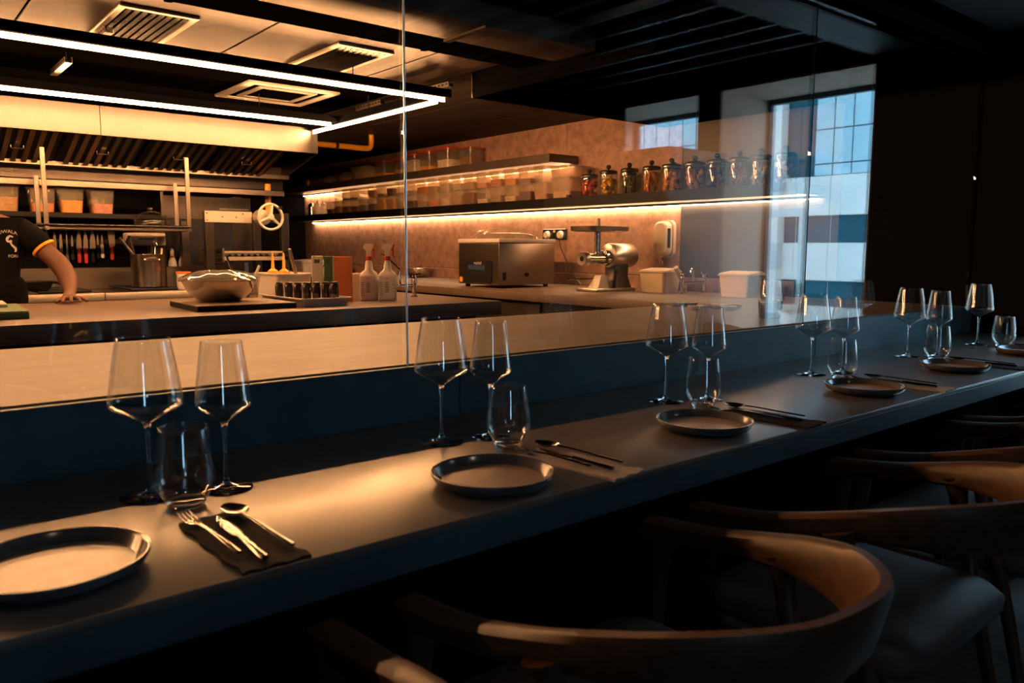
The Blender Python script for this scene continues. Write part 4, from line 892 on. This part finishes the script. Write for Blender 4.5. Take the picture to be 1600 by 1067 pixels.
# rear bar and wall shelf, gantry
t = thing('overhead_gantry', 'steel gantry shelf hung above the range', 'shelf', (0, 5.95, 1.31))
obj('shelf_tray', B(.90, 0, 0, 1.875, .27, .035, .004), 'steel', t); obj('shelf_lip', TB([(.905, -.012, .03), (1.872, -.012, .03)], .010, 10), 'steel_shiny', t)
for x in (.945, 1.848): obj('post', B(x, -.014, -.004, x + .028, 0.0, .525, .002), 'steel', t); obj('rear_post', B(x, .2705, 0, x + .028, .284, .365, .002), 'steel', t)
t = thing('wall_rail_shelf', 'steel wall shelf with pale bar above the knife strip', 'shelf', (0, 6.30, 1.40))
obj('board', B(-3.0, 0, 0, 1.815, .40, .035, .002), 'black_matte', t); obj('top_bar', B(-3.0, 0.0, .215, 2.75, .02, .258, .003), 'steel', t)
for x in (-1.2, .2, 1.78): obj('bracket', B(x, .0205, .0352, x + .02, .395, .25), 'steel_dark', t)
for i, (x, c, f, l) in enumerate(((.80, 'tan', .55, 'clear tub of tan food at the left picture edge, above the cook'), (1.02, 'orange', .35, 'clear tub of orange food behind the gantry post'), (1.20, 'yellow', .5, 'clear tub of bright yellow food on the stove shelf'), (1.40, 'pink', .4, 'clear tub of pink food on the stove shelf'))):
    q = thing('food_tub', l, 'container', (x, 6.47, 1.4355), 0, 'clear tubs on the stove shelf')
    obj('tub', tub_shell(.135, .15, .16, .18, .175, .0025, .006, .02), 'clear_plastic', q); obj('contents', rings(NB(), [rrect(.128, .143, .018, 4, .004), rrect(.128 + .022 * f, .143 + .026 * f, .018, 4, .17 * f + .004)]), 'food_' + c, q)
t = thing('glass_cloche', 'domed clear glass cloche on the gantry shelf', 'cloche', (1.64, 6.085, 1.3455)); obj('dome', LT(shell(smoothp([(.118, .0005), (.112, .04), (.08, .085), (.03, .108), (.002, .112)], 4), .003), 32, cap0=False), 'jar_glass', t, angle=60); obj('knob', LT([(.008, .1125), (.016, .12), (.016, .13), (.006, .134)], 14), 'steel_shiny', t)
# knives on magnetic strip
t = thing('knife_strip', 'dark magnetic strip on the wall behind the range', 'rack', (0, 6.712, 1.22)); obj('bar', B(1.0, -.010, 0, 1.62, 0, .035), 'black_gloss', t); obj('end_cap', B(.995, -.011, -.001, .9995, 0, .036), 'steel_dark', t)
KN = [(1.075, .19, .030, 'black_gloss', 'dark', 1.34), (1.125, .16, .026, 'black_gloss', 'dark', 1.32), (1.165, .18, .022, 'black_gloss', 'dark', 1.33), (1.205, .20, .012, 'steel', 'thin', 1.34), (1.24, .10, .014, 'black_gloss', 'short', 1.30), (1.285, .155, .036, 'red_handle', 'red', 1.335), (1.330, .150, .034, 'red_handle', 'red', 1.325), (1.378, .155, .040, 'black_gloss', 'wide', 1.335), (1.415, .10, .014, 'black_gloss', 'narrow', 1.31), (1.445, .085, .014, 'white_plastic', 'small', 1.30), (1.512, .125, .052, 'red_handle', 'cleaver', 1.325)]
kl = ['dark knife nearest the cook on the magnetic strip', 'dark knife second from the cook on the strip', 'slim dark knife third from the cook on the strip', 'thin steel rod fourth from the cook on the strip', 'short dark paring knife left of the red handled pair', 'red handled chef knife, left of the pair', 'red handled chef knife, right of the pair', 'wide pale bladed knife right of the red handled pair', 'narrow dark knife right of the wide pale blade', 'small white handled knife left of the cleaver', 'red handled cleaver nearest the stock pot']
for i, (x, lb_, wb2, hm, n_, zt) in enumerate(KN):
    q = thing('kitchen_knife', kl[i], 'knife', (x, 6.70, zt), 0, 'knives on the magnetic strip')
    if n_ == 'cleaver': pr = [(-wb2 / 2, 0), (wb2 / 2, 0), (wb2 / 2 - .004, -lb_), (-wb2 / 2 + .01, -lb_)]
    else: pr = [(0, 0), (wb2 * .35, -lb_ * .25), (wb2 / 2, -lb_ * .6), (wb2 / 2, -lb_), (-wb2 / 2, -lb_), (-wb2 * .35, -lb_ * .5)]
    obj('blade', prism(NB(), pr, 'y', -.002, .0005), 'steel', q, smooth=False)
    obj('handle', prism(NB(), [(-.012, -lb_ - .0003), (.008, -lb_ - .0003), (.010, -lb_ - .09), (.004, -lb_ - .105), (-.012, -lb_ - .10)], 'y', -.010, .008), hm, q)
# range
t = thing('cooking_range', 'steel cooking range with black grates behind the island', 'range', (0, 5.72, 0))
for i, (a, b2) in enumerate(((-2.6, -.9), (-.895, 1.232), (1.238, 1.90))):
    obj('front_edge', B(a, 0, .845, b2, .04, .895, .006, 2), 'steel_pale', t); obj('hob_top', B(a, .041, .855, b2, .73, .885, .003), 'steel_dark', t)
    obj('oven_front', B(a, .03, .12, b2, .06, .842, .004), 'black_gloss', t)
    n = max(1, int((b2 - a) / .42))
    for k in range(n * 2):
        x = a + (b2 - a) * ((k % n) + .5) / n; y = .22 if k < n else .56
        gq = obj('grate', TB([(x - .15, y - .13, .905), (x + .15, y - .13, .905), (x + .15, y + .13, .905), (x - .15, y + .13, .905)], .008, 6, loop=True), 'black_matte', t)
        obj('grate_bar', TB([(x - .15, y, .905), (x + .15, y, .905)], .007, 6), 'black_matte', gq); obj('grate_bar', TB([(x, y - .13, .905), (x, y + .13, .905)], .007, 6), 'black_matte', gq)
        obj('burner', LT([(.055, .8855), (.058, .892), (.04, .897), (.01, .898)], 20, c=(x, y, 0)), 'cast_metal', t)
    for k in range(int((b2 - a) / .2)): obj('knob', LT([(.018, .0), (.022, .0295)], 14, axis='y', c=(a + .1 + k * .2, 0, .80)), 'black_gloss', t)
obj('back_guard', B(-2.6, .735, .885, 2.02, .795, 1.045, .003), 'steel', t); obj('carcass', B(-2.6, .0605, .10, 1.90, .73, .8545), 'black_matte', t); obj('guard_fold', B(-2.6, .728, .990, 1.90, .7345, .997), 'steel', t); obj('plinth', B(-2.55, .10, 0, 1.85, .72, .0995), 'black_matte', t)
P0 = (1.595, 6.03, .9135)
p = thing('stock_pot', 'tall steel stock pot of ladles on the range', 'pot', P0)
obj('pot', LT(shell([(.112, .0006), (.118, .004), (.118, .22), (.121, .232)], .002), 40, cap0=True), 'steel_pot', p, angle=50)
for a in (-95, 85):
    ca, sa = math.cos(R(a)), math.sin(R(a)); c0_ = Vector((ca * .119, sa * .119, .195)); tn = Vector((-sa, ca, 0)); ou = Vector((ca, sa, 0))
    obj('handle', TB(smoothp([c0_ - tn * .045, c0_ - tn * .045 + ou * .028, c0_ + tn * .045 + ou * .028, c0_ + tn * .045], 4), .006, 8), 'steel_shiny', p)
for nm, a, b2, r_, m_, l in (('ladle', (.05, .045, .03), (-.175, .03, .345), .010, 'steel', 'pale steel ladle leaning out of the stock pot to the left'), ('rolling_ladle', (-.045, .05, .02), (-.10, .075, .36), .011, 'steel_dark', 'dark steel ladle standing steeply in the stock pot'), ('whisk', (.0, -.06, .02), (.04, -.03, .285), .007, 'chrome', 'wire whisk in the stock pot'), ('skimmer', (.06, -.03, .02), (.09, -.02, .27), .006, 'cream_plastic', 'pale skimmer at the right side of the stock pot')):
    q = thing(nm if nm != 'rolling_ladle' else 'ladle', l, nm if nm != 'rolling_ladle' else 'ladle', (P0[0], P0[1], P0[2] + .004)); A = Vector(a); Bv = Vector(b2)
    obj('handle', TB([A, Bv], [r_ * .8, r_], 10), m_, q)
    if nm == 'whisk':
        for k in range(4):
            ph = PI * k / 4; obj('wire', TB(smoothp([Bv, Bv + Vector((.02 * math.cos(ph), .02 * math.sin(ph), .02)), Bv + Vector((.022 * math.cos(ph), .022 * math.sin(ph), .045)), Bv + Vector((0, 0, .062))], 3), .0015, 5), 'chrome', q)
    else: obj('cup', LT([(.004, -.004), (.028, .0), (.034, .012), (.030, .013)], 16, c=tuple(A)), m_, q)
t = thing('white_appliance', 'white boxy appliance with dark lettering behind the stock pot', 'appliance', (1.53, 6.30, .916)); mat('appliance_white', (.55, .48, .40), .4)
obj('head', B(0, 0, .29, .27, .14, .385, .012, 2), 'appliance_white', t); obj('column', B(.16, .02, .0, .26, .12, .2895, .004), 'steel_dark', t); obj('lid', B(.07, .01, .3855, .23, .13, .392, .002), 'steel_shiny', t); obj('badge', LT([(.012, -.003), (.012, -.0005)], 16, axis='y', c=(.23, .0, .34)), 'sticker_orange', t)
for k in range(8): obj('lettering', B(.08 + k * .014, -.0012, .334, .089 + k * .014, -.0003, .348), 'print_dark', t)
for i, x in enumerate((1.893, 1.968)):
    q = thing('nozzle_bottle', 'white bottle with orange collar on the back guard, %s of two' % ('left' if i == 0 else 'right'), 'bottle', (x, 6.485, 1.0455), 0, 'orange collared bottles')
    obj('body', LT([(.030, 0), (.032, .004), (.028, .04), (.017, .068)], 18), 'white_plastic', q); obj('collar', LT([(.0175, .0683), (.0175, .082), (.014, .084)], 16), 'orange_ring', q); obj('nozzle', LT([(.014, .0843), (.012, .10), (.015, .112), (.008, .135), (.003, .142)], 14), 'white_plastic', q)
t = thing('sauce_pail', 'white pail with orange rim beside the stock pot', 'pail', (1.772, 5.83, .8955)); obj('body', LT([(.042, .0005), (.044, .004), (.048, .115)], 22), 'white_plastic', t); obj('rim', RG([(.049, .1153), (.051, .118), (.051, .126), (.048, .128)], 22), 'orange_ring', t); obj('handle', TB(smoothp([(-.05, 0, .11), (-.045, -.03, .08), (0, -.055, .06), (.045, -.03, .08), (.05, 0, .11)], 3), .002, 6), 'steel', t)
t = thing('frying_pan', 'black frying pan tilted on the range beside the cook', 'pan', (.86, 5.98, .914)); obj('pan', LT(shell([(.09, .0006), (.10, .004), (.125, .055)], .003), 28), 'black_matte', t); obj('handle', TB([(.118, .0, .052), (.15, -.10, .04), (.17, -.19, .02)], .009, 8), 'steel', t)
# charcoal grill with hand wheel
g = thing('charcoal_grill', 'open charcoal grill with steel frame and pale hand wheel', 'grill', (0, 5.80, 0))
for x in (1.930, 2.500): obj('post', B(x, 0, .0, x + .06, .05, 1.455, .003), 'steel_dark', g); obj('rear_post', B(x, .55, .0, x + .06, .60, 1.40, .003), 'steel_dark', g)
cb_ = obj('cross_beam', B(1.925, -.012, 1.375, 2.27, -.0005, 1.457, .002), 'steel_pale', g); obj('beam_back', B(2.2705, .0, 1.385, 2.4995, .04, 1.45), 'steel_dark', g)
for x, z in ((1.94, 1.44), (1.94, 1.39), (2.05, 1.415), (2.15, 1.415), (2.2, 1.44)): obj('bolt', LT([(.005, -.015), (.005, -.0125)], 10, axis='y', c=(x, 0, z)), 'black_matte', cb_)
obj('gear_housing', LT([(.030, -.09), (.055, -.085), (.060, -.03), (.055, -.0005)], 24, axis='y', c=(2.33, 0, 1.418)), 'steel_pale', g)
obj('axle', LT([(.014, -.16), (.014, -.0905)], 14, axis='y', c=(2.352, 0, 1.42)), 'steel', g)
wc = Vector((2.352, -.155, 1.42))
wh = obj('hand_wheel', TB([wc + Vector((.092 * math.cos(a), .004 * math.sin(2 * a), .092 * math.sin(a))) for a in [2 * PI * i / 40 for i in range(40)]], .0095, 10, loop=True), 'white_paint', g, angle=70)
obj('hub', LT([(.018, -.172), (.024, -.165), (.024, -.1605)], 18, axis='y', c=(2.352, 0, 1.42)), 'white_paint', wh)
for a in (80, 205, 320): obj('spoke', TB([wc + Vector((.020 * math.cos(R(a)), -.004, .020 * math.sin(R(a)))), wc + Vector((.088 * math.cos(R(a)), 0, .088 * math.sin(R(a))))], [.012, .008], 8), 'white_paint', wh)
obj('crank_knob', TB([wc + Vector((.062, -.01, .066)), wc + Vector((.062, -.05, .066))], [.009, .012], 10), 'black_gloss', wh)
# grate of V bars with toothed front
gr_ = obj('grate_frame', B(2.06, .0, 1.10, 2.545, .012, 1.128, .002), 'steel_pale', g)
obj('grate_rail', B(2.06, .0, 1.155, 2.545, .012, 1.170, .002), 'steel_pale', g)
for k in range(10):
    x = 2.075 + k * .047; obj('v_bar', prism(NB(), [(x, 1.1285), (x + .0235, 1.150), (x + .047, 1.1285), (x + .0235, 1.1545), ], 'y', .001, .48), 'steel', gr_, smooth=False)
obj('side_plate', B(2.045, .0, 1.09, 2.0595, .50, 1.19, .002), 'steel', g); obj('lift_arm', TB([(2.56, -.005, 1.16), (2.60, -.01, 1.02)], .012, 8), 'steel', g)
obj('fire_bed', B(1.992, .05, .30, 2.498, .549, .86, .004), 'black_matte', g); obj('front_shelf', B(1.995, -.02, .86, 2.498, .06, .90, .003), 'steel', g)
for x, z in ((2.0, 1.16), (2.0, 1.11)): obj('chain_bracket', TB([(x, -.01, z), (x + .03, -.01, z)], .006, 8), 'chrome', g)
# oven behind the grill
t = thing('convection_oven', 'brown steel oven cabinet behind the charcoal grill', 'oven', (1.83, 6.53, .0)); obj('case', B(0, 0, .95, .72, .18, 1.60, .004), 'steel_dark', t); obj('door', B(.03, -.012, 1.06, .56, -.0005, 1.42, .003), 'black_gloss', t); obj('stand', B(.02, .02, 0, .70, .17, .9495), 'black_matte', t)
for z in (1.50, 1.46): obj('vent_slot', B(.46, -.004, z, .70, -.0005, z + .012), 'steel', t)
obj('chimney', B(.60, .08, 1.6005, .68, .16, 1.612), 'steel_dark', t)
t = thing('gas_pipe', 'yellow vertical gas pipe beside the hand wheel', 'pipe', (2.66, 6.425, 1.0)); obj('tube', TB([(0, 0, .44), (0, 0, .72)], .024, 14), 'yellow_pipe', t); obj('valve', LT([(.028, .62), (.030, .625), (.030, .655), (.028, .66)], 14), 'black_gloss', t)
t = thing('gas_pipe', 'yellow horizontal gas pipe with elbow right of the hood', 'pipe', (3.1, 6.5, 2.095)); obj('tube', TB(smoothp([(-.28, 0, 0), (.30, 0, 0), (.53, 0, 0), (.575, 0, .02), (.585, 0, .06), (.585, 0, .125)], 4), .024, 14), 'yellow_pipe', t); obj('clamp', LT([(.027, .22), (.027, .25)], 14, axis='x'), 'steel_dark', t)

# ================================================================== THE COOK
def skin_mesh(name, verts, edges, radii, root, material, parent, sub=2):
    me = bpy.data.meshes.new(name); me.from_pydata(verts, edges, []); o = bpy.data.objects.new(name, me); COL.objects.link(o)
    m = o.modifiers.new('skin', 'SKIN'); m.use_smooth_shade = True; m.branch_smoothing = 0.6
    sv = me.skin_vertices[0].data
    for i, r in enumerate(radii):
        sv[i].radius = r if isinstance(r, tuple) else (r, r); sv[i].use_root = (i == root)
    s2 = o.modifiers.new('sub', 'SUBSURF'); s2.levels = sub; s2.render_levels = sub
    dg = bpy.context.evaluated_depsgraph_get(); dg.update()
    nm = bpy.data.meshes.new_from_object(o.evaluated_get(dg)); bpy.data.objects.remove(o)
    nm.name = name; nm.materials.clear(); nm.materials.append(MATS[material])
    for p in nm.polygons: p.use_smooth = True
    r = bpy.data.objects.new(name, nm); COL.objects.link(r)
    if parent: r.parent = parent
    return r
PX, PY = 0.50, 5.14; HDX = -.085
ck = thing('person', 'cook in a black shirt with yellow cuffs leaning one hand on the island', 'person', (PX, PY, 0))
V = []; E_ = []; RD = []
def nv(p, r, link=None):
    V.append(p); RD.append(r)
    if link is not None: E_.append((link, len(V) - 1))
    return len(V) - 1
pel = nv((0, 0, .93), (.15, .105)); wst = nv((0, -.01, 1.10), (.135, .095), pel); che = nv((0, -.02, 1.27), (.15, .105), wst); upc = nv((0, -.01, 1.365), (.085, .06), che)
nk = nv((-.045, -.015, 1.46), .050, upc); hd = nv((HDX, -.04, 1.55), (.070, .082), nk); h2 = nv((HDX, -.045, 1.63), (.074, .088), hd); nv((HDX, -.04, 1.70), (.055, .065), h2)
# left arm of the cook (right in the picture), straight down onto the worktop
sh = nv((.165, -.02, 1.31), .045, upc); ua = nv((.255, -.06, 1.225), .052, sh); el = nv((.362, -.13, 1.10), .056, ua); fa = nv((.385, -.21, 1.02), .054, el); wr_ = nv((.372, -.315, .952), .034, fa)
pm = nv((.362, -.365, .930), (.038, .024), wr_)
pk = nv((.358, -.405, .925), (.040, .019), pm)
for base, mid, tip in (((.322, -.428, .930), (.308, -.460, .926), (.300, -.488, .908)), ((.348, -.436, .932), (.342, -.474, .929), (.338, -.505, .908)), ((.374, -.434, .931), (.380, -.470, .927), (.384, -.498, .908)), ((.394, -.418, .926), (.412, -.446, .922), (.424, -.468, .908))):
    a = nv(base, .0105, pk); b_ = nv(mid, .0095, a); nv(tip, .0085, b_)
a = nv((.322, -.375, .922), .0125, pm); b_ = nv((.296, -.400, .914), .011, a); nv((.276, -.418, .907), .0095, b_)
# other arm, hanging and bent towards the boards
s2_ = nv((-.165, -.02, 1.31), .045, upc); u2 = nv((-.235, -.04, 1.21), .050, s2_); e2 = nv((-.27, -.09, 1.06), .043, u2); f2 = nv((-.25, -.22, 1.0), .036, e2); w2 = nv((-.22, -.33, .955), .027, f2); p2 = nv((-.21, -.375, .948), (.032, .020), w2)
for dx, dy, dz in ((-.03, -.08, -.012), (-.01, -.092, -.012), (.012, -.09, -.012), (.03, -.075, -.012)):
    a = nv((-.21 + dx * .8, -.375 - .035, .945), .0105, p2); b_ = nv((-.21 + dx, -.375 + dy * .85, .938), .0095, a); nv((-.21 + dx, -.375 + dy * 1.05, .912), .0085, b_)
a = nv((-.175, -.39, .940), .012, p2); nv((-.155, -.42, .915), .010, a)
for s in (-1, 1):
    hp = nv((s * .09, 0, .86), .088, pel); kn = nv((s * .10, -.01, .48), .060, hp); an = nv((s * .10, .03, .09), .042, kn); nv((s * .105, -.10, .045), .038, an)
body = skin_mesh('body', V, E_, RD, pel, 'skin', ck)
# face, ears and hair
for s in (-1, 1):
    obj('eye', LT([(.001, -.012), (.010, -.008), (.012, 0), (.010, .008), (.001, .012)], 12, axis='y', c=(HDX + s * .030, -.118, 1.605)), 'print_white', ck); obj('ear', rings(NB(), [[(HDX + s * .076, -.045 + .016 * math.cos(a), 1.59 + .030 * math.sin(a)) for a in [2 * PI * i / 12 for i in range(12)]], [(HDX + s * .088, -.035 + .018 * math.cos(a), 1.592 + .032 * math.sin(a)) for a in [2 * PI * i / 12 for i in range(12)]]]), 'skin', ck)
obj('nose', TB([(HDX, -.122, 1.605), (HDX, -.142, 1.575), (HDX, -.125, 1.562)], [.008, .013, .010], 8), 'skin', ck); obj('mouth', TB([(HDX - .024, -.114, 1.535), (HDX, -.124, 1.533), (HDX + .024, -.114, 1.535)], .005, 6), 'red_lid', ck)
obj('hair', LT([(.084, 1.615), (.090, 1.65), (.082, 1.70), (.055, 1.735), (.002, 1.75)], 24, c=(HDX, -.025, 0)), 'hair', ck, angle=70)
# shirt: torso with two short sleeves
V = []; E_ = []; RD = []
b0 = nv((0, 0, .70), (.235, .135)); b1 = nv((0, -.005, 1.0), (.245, .135), b0); b2_ = nv((0, -.015, 1.16), (.245, .138), b1); b3 = nv((0, -.015, 1.29), (.185, .120), b2_); b4 = nv((-.02, -.01, 1.400), (.140, .092), b3); nv((-.045, -.012, 1.447), (.082, .072), b4)
for s, q in ((1, [(.175, -.02, 1.315), (.255, -.058, 1.235), (.300, -.088, 1.182)]), (-1, [(-.180, -.02, 1.325), (-.232, -.035, 1.22), (-.255, -.06, 1.13)])):
    a = nv(q[0], .086, b3); b_ = nv(q[1], .078, a); nv(q[2], .072, b_)
shirt = skin_mesh('shirt', V, E_, RD, b2_, 'shirt', ck)
for s, p_, d_ in ((1, Vector((.293, -.084, 1.190)), Vector((.042, -.030, -.057))), (-1, Vector((-.254, -.058, 1.137)), Vector((-.023, -.025, -.09)))):
    d_ = d_.normalized(); obj('cuff_band', TB([p_ - d_ * .004, p_ + d_ * .010], .0660, 28), 'cuff_yellow', shirt)
V = []; E_ = []; RD = []
c0_ = nv((0, 0, .90), (.165, .118))
for s in (-1, 1):
    a = nv((s * .095, 0, .80), .098, c0_); b_ = nv((s * .105, -.01, .46), .076, a); nv((s * .105, .025, .09), .068, b_)
skin_mesh('trousers', V, E_, RD, c0_, 'trousers', ck)
for s in (-1, 1): obj('shoe', rings(NB(), [rrect(.095, .27, .04, 4, 0.0, (s * .105, -.06)), rrect(.10, .275, .045, 4, .04, (s * .105, -.06)), rrect(.085, .20, .04, 4, .085, (s * .105, -.02))]), 'black_matte', ck, angle=60)
# shirt print laid onto the chest
bv = BVHTree.FromPolygons([v.co.copy() for v in shirt.data.vertices], [tuple(p.vertices) for p in shirt.data.polygons])
def drape(o):
    for v in o.data.vertices:
        hit = bv.ray_cast(Vector((v.co.x, -1.0, v.co.z)), Vector((0, 1, 0)))
        if hit[0] is not None: v.co.y = hit[0].y - .0025 + (v.co.y if abs(v.co.y) < .01 else 0)
Mx = Matrix(((1, 0, 0, .125), (0, 0, -1, 0), (0, 1, 0, 1.268), (0, 0, 0, 1)))
tx = text_mesh('UWALA', .026, 'chest_lettering', 'print_white', shirt, Mx)
for v in tx.data.vertices: v.co.z += .010 - 6 * (v.co.x - .125) ** 2
drape(tx)
tx = text_mesh('FORK', .022, 'chest_lettering', 'print_white', shirt, Matrix(((1, 0, 0, .148), (0, 0, -1, 0), (0, 1, 0, 1.145), (0, 0, 0, 1)))); drape(tx)
sq = smoothp([(.128, 1.282, .006), (.112, 1.287, .010), (.098, 1.272, .012), (.103, 1.258, .011), (.118, 1.262, .008), (.114, 1.250, .009), (.122, 1.236, .010), (.135, 1.222, .012), (.136, 1.208, .009), (.130, 1.203, .003)], 5)
bm = NB(); prev = None
for i, (x, z, wd) in enumerate(sq):
    a = sq[max(i - 1, 0)]; b_ = sq[min(i + 1, len(sq) - 1)]; d_ = Vector((b_[0] - a[0], b_[1] - a[1])).normalized(); n_ = Vector((-d_.y, d_.x)) * wd * .5
    cur = (bm.verts.new((x + n_.x, 0, z + n_.y)), bm.verts.new((x - n_.x, 0, z - n_.y)))
    if prev: bm.faces.new((prev[0], prev[1], cur[1], cur[0]))
    prev = cur
em = obj('chest_emblem', bm, 'print_white', shirt, smooth=False)
for v in em.data.vertices: v.co.x += .022; v.co.z -= .034
drape(em)
